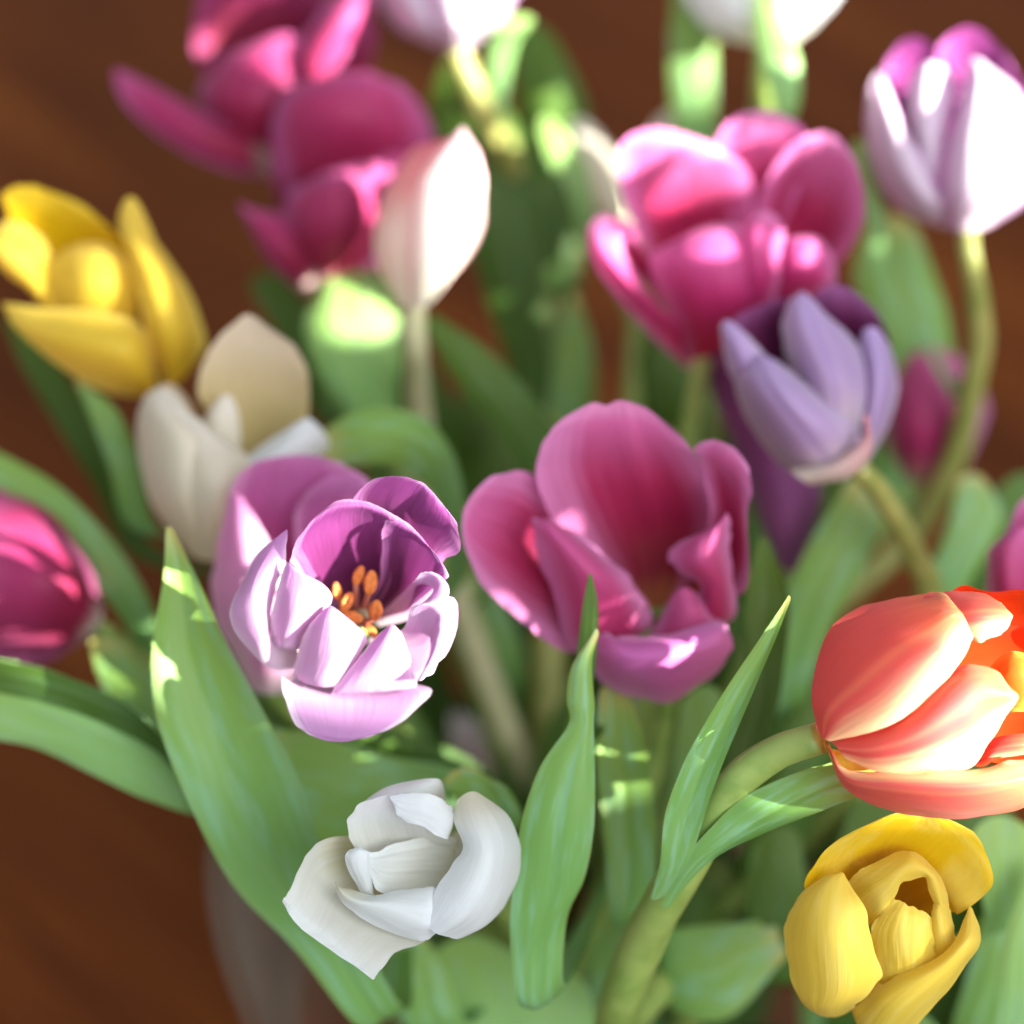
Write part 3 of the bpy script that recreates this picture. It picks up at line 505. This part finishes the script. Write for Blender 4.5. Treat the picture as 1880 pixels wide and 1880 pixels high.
tr.petal('out', (1740,420,-60,1775,425,-30,1820,415,-80), (1725,350,-20,1800,350,40,1890,360,-100), (1745,240,-20,1810,240,40,1905,260,-110), (1775,140,-30,1820,150,10,1880,180,-90), (1780,105,-40,1795,108,-30,1815,120,-40))

bu = Tulip('tulip', 'slim closed white tulip bud flushed pink, upright on a pale stem', 'pinkwhite', .61, (762, 560, -50), zm=1.2, stem=((764, 640, .63), (770, 760, .67), (800, 950, .71)), stem_mat='stem_pale', rad=.0036)
bu.petal('out', (730,555,-70,740,562,-30,770,565,-30), (688,470,-110,715,460,0,780,450,30), (700,360,-110,730,360,10,790,350,40), (750,280,-80,775,290,10,810,290,30), (800,258,-50,815,255,-20,835,250,-20), mat='blush')
bu.petal('out', (755,567,-20,780,562,-10,797,550,-60), (750,460,45,830,450,55,880,430,-110), (760,350,50,850,350,55,890,340,-110), (790,290,30,850,280,35,880,290,-80), (840,242,-10,850,234,-10,858,246,-30))
bu.petal('in', (735,555,-60,762,560,-90,790,555,-60), (700,460,-110,790,450,-160,880,440,-110), (710,360,-110,800,350,-160,885,350,-110), (780,285,-80,830,280,-100,870,290,-80))

ta = Tulip('tulip', 'white tulip with lilac stripe, cut off by the picture edge, on a bright stem', 'purplewhite', .68, (835, 85, -50), zm=1.3, stem=((880, 190, .70), (940, 310, .73), (990, 470, .77)), stem_mat='stem_tan', rad=.0046)
ta.petal('out', (800,88,-60,825,90,-40,850,90,-50), (720,45,-110,760,45,0,810,55,20), (690,-30,-110,730,-40,0,790,-40,10), (720,-110,-60,750,-110,-30,780,-110,-40))
ta.petal('out', (815,90,-40,850,92,-30,880,75,-70), (780,45,10,870,35,50,935,20,-110), (770,-40,10,870,-50,50,960,-50,-110), (820,-120,-20,860,-120,0,920,-110,-60))
ta.petal('in', (820,80,-100,835,75,-130,860,75,-100), (720,-20,-120,820,-20,-180,940,-20,-120), (740,-130,-80,820,-130,-110,920,-130,-80))
tb = Tulip('tulip', 'white tulip with a green leaf tip against its base, cut off by the picture edge', 'white', .68, (1410, 82, -50), zm=1.3, stem=((1405, 180, .70), (1390, 330, .74), (1330, 600, .78)), stem_mat='stem', rad=.0046)
tb.petal('out', (1345,76,-50,1370,82,-30,1400,82,-50), (1290,42,-90,1340,32,0,1400,30,-10), (1250,-20,-90,1320,-30,0,1400,-30,-10), (1270,-100,-60,1320,-105,-20,1380,-100,-30))
tb.petal('out', (1400,85,-20,1440,88,-10,1468,70,-50), (1395,30,10,1460,20,40,1522,18,-90), (1395,-40,10,1460,-50,40,1545,-30,-90), (1430,-110,0,1460,-110,10,1500,-100,-40))
tb.petal('in', (1390,80,-100,1410,75,-130,1430,75,-100), (1290,-20,-120,1400,-20,-180,1520,-20,-120), (1320,-120,-80,1400,-120,-110,1490,-120,-80))
tb.leaf(.67, (1395,-40,0,1405,-42,0,1420,-40,0), (1385,50,0,1420,45,10,1450,60,0), (1405,140,-10,1440,135,0,1470,130,-10), (1425,215,-30,1445,215,-20,1462,210,-30), mat='leaf_pale')

wm = Tulip('tulip', 'cream white tulip with one tall rounded back petal, beside the left yellow tulip', 'cream', .58, (400, 1010, -100), zm=1.3)
wm.petal('in', (400,980,-120,420,970,-140,440,970,-120), (400,820,-110,470,830,-140,545,820,-110), (365,720,-50,460,720,-90,568,720,-50), (385,640,-20,460,640,-40,545,645,-20), (435,585,0,458,578,0,485,592,0))
wm.petal('out', (350,1020,-100,380,1030,-60,410,1030,-80), (275,920,-110,330,910,10,400,900,-30), (250,790,-90,320,800,20,400,830,-20), (262,735,-60,300,750,-10,350,760,-40), (285,710,-60,300,712,-50,325,718,-60))
wm.petal('in', (370,980,-120,385,975,-130,400,980,-120), (300,850,-100,340,830,-120,390,840,-110), (270,750,-75,315,740,-90,360,760,-80), (290,708,-65,315,706,-70,340,722,-70))
wm.petal('out', (370,1030,-60,410,1022,-40,450,1000,-70), (340,900,0,410,900,40,490,890,-20), (310,780,-20,380,810,20,455,840,-10), (300,735,-40,340,755,-10,400,790,-30))
wm.petal('out', (400,980,-110,415,975,-110,430,980,-110), (390,860,-60,410,860,-50,440,850,-60), (375,780,-50,400,780,-30,440,780,-50), (395,735,-40,415,725,-30,432,735,-40))
wm.petal('out', (400,1030,-70,440,1010,-50,480,970,-90), (430,920,-10,500,900,10,560,870,-80), (445,850,-10,530,830,10,602,820,-80), (500,805,-20,550,795,-10,595,795,-50), (545,775,-30,565,768,-30,582,778,-40), mat='white')

yl = Tulip('tulip', 'wide yellow tulip with a pointed outer petal, alone against the table', 'gold', .60, (290, 710, -90), zm=1.3)
yl.petal('out', (290,700,-80,280,720,-60,250,730,-90), (260,600,-20,230,660,30,170,710,-70), (170,570,-10,140,620,30,90,660,-40), (70,565,-10,60,595,10,30,605,-10), (0,553,-10,5,560,0,10,575,-5))
yl.petal('out', (300,710,-100,330,700,-60,365,660,-110), (265,600,-20,320,600,10,378,620,-110), (245,500,-20,290,510,10,340,520,-90), (220,420,-20,250,430,0,285,440,-50), (218,380,-20,238,362,-10,260,375,-30))
yl.petal('out', (180,680,-110,210,690,-100,240,680,-110), (100,600,-90,170,610,-60,250,600,-90), (88,530,-70,170,530,0,250,540,-70), (95,480,-60,170,470,-15,245,490,-60), (130,450,-60,175,442,-50,215,455,-60))
yl.petal('in', (220,660,-150,240,650,-160,260,640,-150), (60,480,-110,150,470,-140,245,480,-120), (10,380,-60,100,390,-80,215,430,-90), (10,345,-40,60,342,-40,130,365,-60))
yl.petal('out', (200,660,-130,210,640,-120,220,620,-130), (110,600,-100,110,560,-70,130,520,-100), (60,540,-60,50,490,-20,80,440,-70), (10,500,-40,0,460,0,40,410,-40), (-20,470,-40,-20,440,-20,0,400,-40))

ml = Tulip('tulip', 'plain magenta tulip lying outward past a long green blade, pale at its base', 'magenta', .60, (168, 1145, -80), zm=1.3)
ml.petal('out', (190,1120,-60,180,1150,-40,150,1180,-70), (150,1010,-90,100,1090,30,70,1220,-100), (60,920,-90,20,1060,40,-20,1212,-100), (-60,900,-60,-80,1030,10,-90,1150,-60))
ml.petal('out', (185,1100,-80,160,1060,-50,120,1070,-30), (120,950,-110,60,960,-30,20,1000,0), (0,880,-110,-30,920,-40,-60,970,-10))
ml.petal('in', (180,1130,-100,170,1140,-120,150,1160,-100), (120,980,-120,80,1080,-170,60,1200,-120), (0,900,-120,-40,1040,-160,-30,1190,-120))

ma = Tulip('tulip', 'open magenta tulip with one long petal flung out sideways over the table', 'magenta', .69, (530, 300, -130), zm=1.3)
ma.petal('out', (500,330,-60,500,290,-40,480,240,-60), (400,308,-30,410,265,0,420,230,-30), (310,262,-10,330,222,20,350,195,-10), (235,198,0,255,168,10,275,155,0), (208,150,0,212,130,0,225,130,0))
ma.petal('in', (480,260,-150,500,250,-160,530,250,-150), (365,120,-90,480,120,-140,620,130,-100), (365,0,-60,480,0,-100,600,10,-60), (400,-90,-40,480,-90,-60,560,-80,-40))
ma.petal('out', (440,300,-80,500,290,-50,560,280,-80), (370,200,-50,450,190,20,560,190,-20), (370,150,-40,460,110,10,560,110,-20), (420,98,-30,490,70,-10,560,60,-20))
ma.petal('out', (530,270,-60,560,260,-40,590,260,-60), (540,160,-20,570,170,10,600,160,-20), (545,90,-10,590,100,30,640,90,-20), (590,20,0,640,30,30,685,20,-20), (640,-40,0,670,-50,10,690,-40,-10))
ma.petal('in', (560,260,-120,590,240,-120,620,230,-120), (590,140,-80,640,130,-80,680,120,-70), (620,40,-60,660,30,-60,695,30,-60))
mb = Tulip('tulip', 'drooping magenta tulip beside the closed pink flushed bud', 'magenta', .665, (600, 500, -100), zm=1.3)
mb.petal('out', (560,440,-120,620,430,-110,680,420,-120), (510,320,-80,630,310,-60,760,320,-110), (498,230,-70,630,220,-10,795,250,-100), (530,165,-40,630,160,-10,760,175,-60), (590,140,-40,650,132,-30,710,138,-40))
mb.petal('out', (540,500,-80,600,530,-40,680,510,-80), (520,430,-40,610,430,30,710,420,-60), (525,365,-20,620,350,40,720,340,-50), (570,320,-10,640,305,20,720,290,-20), ruffle=.0016)
mb.petal('out', (560,540,-60,580,520,-40,610,490,-60), (500,490,-30,525,460,0,560,430,-30), (460,420,-20,480,410,0,510,395,-20), (437,378,-10,440,372,-5,455,382,-10))
mb.petal('out', (600,500,-110,640,490,-90,690,470,-110), (640,400,-100,690,400,-60,740,400,-100), (660,330,-80,720,330,-40,770,330,-90), (690,290,-60,720,280,-50,760,290,-70))
mb.petal('in', (520,420,-90,560,400,-110,600,400,-90), (500,320,-70,530,310,-90,570,330,-80), (495,240,-55,515,250,-65,545,270,-65))

hp = Tulip('tulip', 'pale rose tulip half hidden behind the mauve tulip with stamens', 'rose', .56, (490, 1255, -80), zm=1.3)
hp.petal('in', (480,1150,-140,520,1140,-150,560,1130,-140), (420,1000,-80,520,1010,-120,640,1020,-80), (420,910,-20,530,910,-60,680,900,-40), (450,860,0,530,850,-10,650,865,-20), (500,838,0,560,836,0,610,842,0))
hp.petal('in', (560,1100,-120,600,1090,-120,640,1080,-120), (540,960,-60,610,950,-80,700,960,-60), (570,890,-20,630,870,-20,700,895,-30))
hp.petal('out', (460,1265,-100,500,1275,-60,550,1260,-90), (395,1130,-100,450,1130,0,530,1130,-20), (395,1020,-80,440,1010,0,500,1010,-20), (420,910,-30,435,905,-10,460,930,-20))
hp.petal('out', (470,1270,-60,510,1276,-40,560,1265,-70), (450,1200,-30,510,1190,10,570,1180,-40), (460,1100,-30,520,1080,0,580,1080,-40))

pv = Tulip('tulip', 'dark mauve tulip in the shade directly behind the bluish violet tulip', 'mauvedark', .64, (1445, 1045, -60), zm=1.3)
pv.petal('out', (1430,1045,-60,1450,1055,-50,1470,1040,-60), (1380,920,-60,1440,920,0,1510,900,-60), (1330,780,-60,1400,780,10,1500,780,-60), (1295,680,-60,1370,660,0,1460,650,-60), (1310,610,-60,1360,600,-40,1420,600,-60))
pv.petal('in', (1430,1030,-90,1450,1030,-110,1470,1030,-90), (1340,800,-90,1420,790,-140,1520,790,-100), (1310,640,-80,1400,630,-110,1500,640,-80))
pr_ = Tulip('tulip', 'rounded dusky pink tulip seen past the violet tulip, against the table', 'pink', .71, (1690, 870, -60), zm=1.3)
pr_.petal('out', (1640,870,-60,1700,882,-30,1770,862,-70), (1600,800,-90,1700,790,40,1802,790,-100), (1610,690,-90,1710,690,40,1812,740,-100), (1660,635,-60,1710,628,0,1770,660,-70))
pr_.petal('in', (1660,860,-80,1690,860,-110,1730,860,-80), (1600,760,-90,1690,740,-160,1790,760,-100), (1640,645,-70,1690,640,-90,1750,650,-80))
me_ = Tulip('tulip', 'magenta tulip peeping out above the orange flamed tulip', 'lilacpink', .56, (1880, 1130, -60), zm=1.3)
me_.petal('out', (1840,1140,-60,1870,1150,-30,1920,1150,-60), (1813,1085,-60,1860,1090,20,1940,1100,-60), (1812,1020,-60,1860,1010,20,1945,1020,-60), (1835,985,-40,1880,968,10,1940,970,-40), mat='pink')
me_.petal('in', (1850,1120,-90,1890,1110,-110,1930,1120,-90), (1840,1020,-80,1890,1000,-120,1950,1010,-80), (1860,940,-60,1890,910,-70,1940,900,-60), mat='pink')
cq = Tulip('tulip', 'dull cream tulip mostly hidden behind the frilled pink tulip', 'cream', .74, (1180, 420, -60), zm=1.2)
cq.petal('out', (1140,430,-40,1160,430,-20,1190,430,-40), (1085,380,-30,1120,380,0,1160,370,-20), (1052,290,-20,1090,285,10,1140,300,-20), (1042,240,-10,1068,232,0,1105,250,-10), (1052,222,0,1064,218,0,1078,222,0))
cq.petal('out', (1180,430,-40,1200,420,-20,1230,430,-40), (1180,330,-10,1240,320,20,1310,340,-20), (1195,240,-10,1250,235,10,1318,250,-10), (1235,195,-10,1270,188,0,1305,200,-10), (1262,174,0,1275,170,0,1290,178,0))
cq.petal('out', (1170,420,-40,1185,415,-30,1210,425,-40), (1130,330,-20,1180,320,0,1230,330,-20), (1150,270,-20,1185,255,-10,1220,270,-20))

# ---------------------------------------------------------------- leaves, each on its tulip's stem
hp.leaf(.53, (304,972,0,312,967,0,322,978,0), (300,1060,0,332,1060,-15,366,1070,0), (278,1200,0,350,1200,-34,420,1190,0), (290,1330,0,390,1320,-40,480,1300,-20),
    (350,1480,-30,440,1450,-60,545,1420,-50), (430,1630,-80,510,1600,-100,590,1560,-90), (540,1740,-150,600,1720,-160,650,1690,-150), (680,1900,-260,710,1880,-260,750,1860,-260), attach=True)
ml.leaf(.56, (-160,1190,0,-160,1230,10,-160,1270,0), (-60,1200,0,-60,1270,20,-60,1345,0), (60,1222,0,70,1300,24,60,1372,0), (170,1262,0,190,1345,20,180,1428,0), (270,1320,-30,290,1400,-20,270,1468,-30), (350,1430,-90,390,1460,-90,380,1495,-90), mat='leaf_pale')
ml.leaf(.555, (-160,1185,0,-160,1200,0,-160,1215,0), (-40,1205,0,-40,1232,5,-40,1262,0), (90,1232,0,90,1258,5,85,1290,0), (210,1280,-10,205,1305,-5,195,1332,-10), (300,1355,-50,295,1370,-50,280,1385,-50), (370,1450,-100,365,1455,-100,355,1465,-100), mat='leaf_dark')
ml.leaf(.62, (-70,800,0,-70,830,8,-80,870,0), (20,842,0,10,880,8,0,915,0), (110,895,0,95,935,8,75,965,0), (200,985,0,180,1020,8,150,1045,0), (270,1090,-20,245,1110,-10,215,1125,-20), (305,1200,-70,285,1205,-60,265,1210,-70))
yl.leaf(.62, (138,702,0,145,696,0,156,704,0), (165,765,0,188,760,10,216,755,0), (200,855,-20,228,850,-10,258,850,-20), (238,970,-60,262,970,-50,290,970,-60), mat='leaf')
yl.leaf(.68, (5,588,0,30,580,0,52,600,0), (50,690,0,80,685,10,112,670,0), (110,790,0,142,785,10,178,770,0), (170,890,-20,195,885,-10,220,875,-20), (240,1020,-60,260,1010,-60,280,1000,-60), mat='leaf_dark')
bu.leaf(.665, (590,530,-30,640,500,-30,695,505,-30), (560,585,0,640,572,30,728,550,0), (572,655,10,650,655,40,736,640,10), (610,722,0,660,725,20,732,712,0), (660,800,-60,690,800,-40,735,790,-60), mat='leaf_pale')
bu.leaf(.66, (778,592,0,795,580,0,816,590,0), (830,690,0,862,660,10,892,640,0), (900,775,-20,932,740,-10,962,712,-20), (970,860,-50,1000,830,-40,1028,795,-50), (1040,960,-90,1060,940,-80,1080,900,-90), mat='leaf_dark')
wm.leaf(.60, (585,800,-10,590,830,0,600,862,-10), (660,752,0,670,800,34,690,852,0), (760,758,-10,752,800,30,742,862,-10), (822,812,-30,800,845,0,772,885,-30), (850,900,-70,825,920,-60,800,925,-70), (860,1050,-130,840,1060,-120,815,1060,-130), mat='leaf')
mb.leaf(.74, (455,520,0,490,498,0,525,510,0), (520,640,0,560,620,10,602,600,0), (580,770,-30,620,750,-20,662,730,-30), mat='leaf_dark')
ta.leaf(.73, (805,128,0,840,98,0,872,112,0), (788,225,0,870,225,20,952,235,0), (845,400,0,920,400,20,1002,400,0), (900,570,-20,950,565,-10,1002,560,-20), (960,760,-60,990,750,-60,1020,740,-60), mat='leaf_dark')
ta.leaf(.76, (945,70,0,985,45,0,1025,80,0), (948,200,0,1020,200,20,1082,215,0), (960,400,0,1020,400,20,1072,400,0), (980,620,-20,1020,620,-10,1060,610,-20), mat='leaf_dark')
ta.leaf(.68, (915,40,0,950,28,0,978,34,0), (905,60,0,945,55,4,975,45,0), (900,90,-40,925,90,-40,950,80,-40), mat='leaf_pale')
cq.leaf(.70, (988,226,0,1000,212,0,1016,220,0), (1004,292,0,1034,282,8,1060,272,0), (1040,345,-10,1062,335,-5,1080,315,-10), (1070,440,-60,1085,440,-60,1100,435,-60), mat='leaf_pale')
tr.leaf(.71, (1585,420,-10,1635,395,-10,1680,420,-10), (1568,505,0,1645,500,20,1722,520,0), (1590,605,0,1665,600,20,1748,612,0), (1620,730,-20,1680,725,-10,1742,735,-20), (1620,900,-60,1660,900,-60,1690,900,-60), mat='leaf')
tr.leaf(.66, (1565,262,0,1580,255,0,1592,268,0), (1570,330,0,1590,330,5,1608,330,0), (1590,400,-10,1608,398,-5,1625,395,-10), (1610,520,-60,1622,520,-60,1635,520,-60), mat='leaf_pale')
tb.leaf(.73, (1238,-60,0,1270,-70,0,1308,-60,0), (1230,60,0,1270,60,10,1314,60,0), (1232,180,0,1272,180,10,1315,185,0), (1250,360,-20,1290,360,-10,1320,360,-20), mat='leaf')
ce.leaf(.512, (1090,1160,0,1096,1154,0,1100,1164,0), (1050,1222,0,1070,1214,10,1087,1215,0), (1040,1285,0,1066,1288,14,1092,1295,0), (1044,1330,0,1068,1335,8,1090,1332,0), (990,1410,-10,1045,1415,4,1092,1415,-10),
    (955,1520,-20,1022,1520,-6,1090,1520,-20), (940,1640,-40,1010,1640,-40,1074,1610,-40), (938,1745,-80,990,1740,-80,1040,1690,-80), (965,1850,-150,1000,1850,-150,1040,1810,-150), nv=60, ruffle=.0006, crease=-.0006)
ce.leaf(.56, (1098,1275,0,1130,1245,0,1160,1285,0), (1095,1400,0,1142,1400,-10,1192,1400,0), (1110,1550,-10,1152,1550,-20,1205,1550,-10), (1122,1700,-30,1152,1700,-30,1192,1690,-30), mat='leaf')
ce.leaf(.522, (1080,1058,0,1084,1052,0,1088,1060,0), (1070,1110,0,1084,1108,0,1098,1112,0), (1060,1190,-20,1078,1192,-20,1096,1196,-20), (1046,1300,-50,1064,1300,-50,1080,1300,-50), (1000,1430,-120,1020,1440,-120,1040,1445,-120), mat='leaf_dark')
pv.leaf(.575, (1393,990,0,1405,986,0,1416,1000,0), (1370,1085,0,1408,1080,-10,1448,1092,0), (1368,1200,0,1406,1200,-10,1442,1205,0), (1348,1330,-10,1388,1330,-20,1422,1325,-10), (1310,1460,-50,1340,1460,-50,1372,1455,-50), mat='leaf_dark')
li.leaf(.63, (1560,878,0,1592,886,0,1622,920,0), (1490,990,0,1540,1010,10,1592,1032,0), (1438,1105,-10,1482,1125,0,1530,1145,-10), (1400,1260,-40,1440,1270,-40,1480,1280,-40), mat='leaf')
li.leaf(.66, (1760,880,0,1790,870,0,1815,890,0), (1740,960,0,1790,950,10,1840,960,0), (1700,1060,-10,1740,1060,0,1780,1070,-10), (1660,1180,-40,1690,1180,-40,1720,1190,-40), mat='leaf')
li.leaf(.68, (1830,900,0,1870,870,0,1910,880,0), (1800,1000,0,1860,990,10,1920,1000,0), (1760,1120,-20,1810,1120,-10,1860,1130,-20), (1700,1280,-60,1740,1280,-60,1780,1280,-60), mat='leaf_dark')
wh.leaf(.585, (470,1330,0,480,1430,10,500,1540,0), (590,1352,0,610,1450,14,635,1550,0), (720,1390,-10,738,1455,0,755,1535,-10), (850,1420,-40,862,1455,-40,875,1500,-40), mat='leaf')
wh.leaf(.60, (480,1270,0,500,1300,0,520,1340,0), (620,1310,0,630,1345,8,640,1380,0), (760,1350,-10,770,1380,0,770,1410,-10), (900,1420,-50,905,1440,-50,905,1460,-50), mat='leaf_dark')
wh.leaf(.62, (785,1765,0,850,1718,0,925,1740,0), (790,1860,10,910,1820,30,1070,1800,10), (840,1980,0,950,1960,10,1090,1940,0), mat='leaf_pale')
wh.leaf(.60, (715,1720,0,740,1700,0,780,1720,0), (720,1800,0,770,1790,10,830,1790,0), (760,1900,-20,810,1890,-10,860,1880,-20), mat='leaf')
ye.leaf(.60, (1445,1760,0,1440,1700,0,1430,1690,0), (1330,1870,0,1315,1780,20,1300,1698,0), (1225,1850,-20,1215,1770,-10,1208,1712,-20), mat='leaf')
ye.leaf(.57, (1785,1530,0,1830,1498,0,1890,1520,0), (1798,1620,0,1845,1600,10,1905,1590,0), (1800,1720,-40,1830,1710,-40,1870,1700,-40), mat='leaf_pale')
ye.leaf(.56, (1890,1600,0,1905,1590,0,1920,1600,0), (1838,1740,0,1870,1735,10,1910,1740,0), (1828,1860,-10,1860,1860,0,1900,1860,-10), (1800,2000,-60,1830,2000,-60,1860,2000,-60), mat='leaf_pale')
ye.leaf(.60, (1380,1560,0,1420,1520,0,1470,1530,0), (1370,1650,0,1420,1640,10,1480,1650,0), (1380,1800,-30,1420,1800,-20,1460,1800,-30), mat='leaf_dark')
pr_.leaf(.60, (1250,1290,0,1290,1258,0,1325,1275,0), (1238,1400,0,1278,1400,10,1312,1400,0), (1215,1600,-30,1245,1600,-20,1280,1600,-30), mat='leaf_pale')
pr_.leaf(.64, (1490,1250,0,1530,1200,0,1570,1230,0), (1400,1400,0,1460,1400,20,1530,1400,0), (1350,1600,-30,1400,1600,-20,1450,1600,-30), mat='leaf_dark')
ml.leaf(.60, (163,1182,0,190,1170,0,232,1192,0), (190,1265,0,242,1262,10,292,1262,0), (240,1355,-20,282,1345,-10,302,1335,-20), (300,1460,-60,320,1460,-60,340,1450,-60), mat='leaf')
hp.leaf(.60, (420,1270,0,450,1240,0,485,1260,0), (430,1340,0,470,1340,10,515,1340,0), (470,1450,-20,510,1450,-10,550,1440,-20), (540,1590,-60,570,1590,-60,600,1580,-60), mat='leaf_dark')
ye.leaf(.63, (1560,1480,0,1600,1450,0,1640,1470,0), (1530,1600,0,1610,1590,20,1690,1600,0), (1520,1740,0,1600,1740,20,1690,1740,0), (1500,1900,-30,1560,1900,-20,1620,1900,-30), mat='leaf_dark')
me_.leaf(.62, (1740,1440,0,1790,1400,0,1840,1430,0), (1710,1580,0,1790,1570,20,1880,1580,0), (1690,1740,0,1770,1740,20,1860,1740,0), (1640,1900,-30,1700,1900,-20,1760,1900,-30), mat='leaf_dark')
me_.leaf(.60, (1860,1560,0,1900,1530,0,1940,1560,0), (1800,1700,0,1860,1700,10,1930,1710,0), (1760,1840,-10,1820,1840,0,1880,1850,-10), (1700,1980,-40,1740,1980,-40,1790,1980,-40), mat='leaf')
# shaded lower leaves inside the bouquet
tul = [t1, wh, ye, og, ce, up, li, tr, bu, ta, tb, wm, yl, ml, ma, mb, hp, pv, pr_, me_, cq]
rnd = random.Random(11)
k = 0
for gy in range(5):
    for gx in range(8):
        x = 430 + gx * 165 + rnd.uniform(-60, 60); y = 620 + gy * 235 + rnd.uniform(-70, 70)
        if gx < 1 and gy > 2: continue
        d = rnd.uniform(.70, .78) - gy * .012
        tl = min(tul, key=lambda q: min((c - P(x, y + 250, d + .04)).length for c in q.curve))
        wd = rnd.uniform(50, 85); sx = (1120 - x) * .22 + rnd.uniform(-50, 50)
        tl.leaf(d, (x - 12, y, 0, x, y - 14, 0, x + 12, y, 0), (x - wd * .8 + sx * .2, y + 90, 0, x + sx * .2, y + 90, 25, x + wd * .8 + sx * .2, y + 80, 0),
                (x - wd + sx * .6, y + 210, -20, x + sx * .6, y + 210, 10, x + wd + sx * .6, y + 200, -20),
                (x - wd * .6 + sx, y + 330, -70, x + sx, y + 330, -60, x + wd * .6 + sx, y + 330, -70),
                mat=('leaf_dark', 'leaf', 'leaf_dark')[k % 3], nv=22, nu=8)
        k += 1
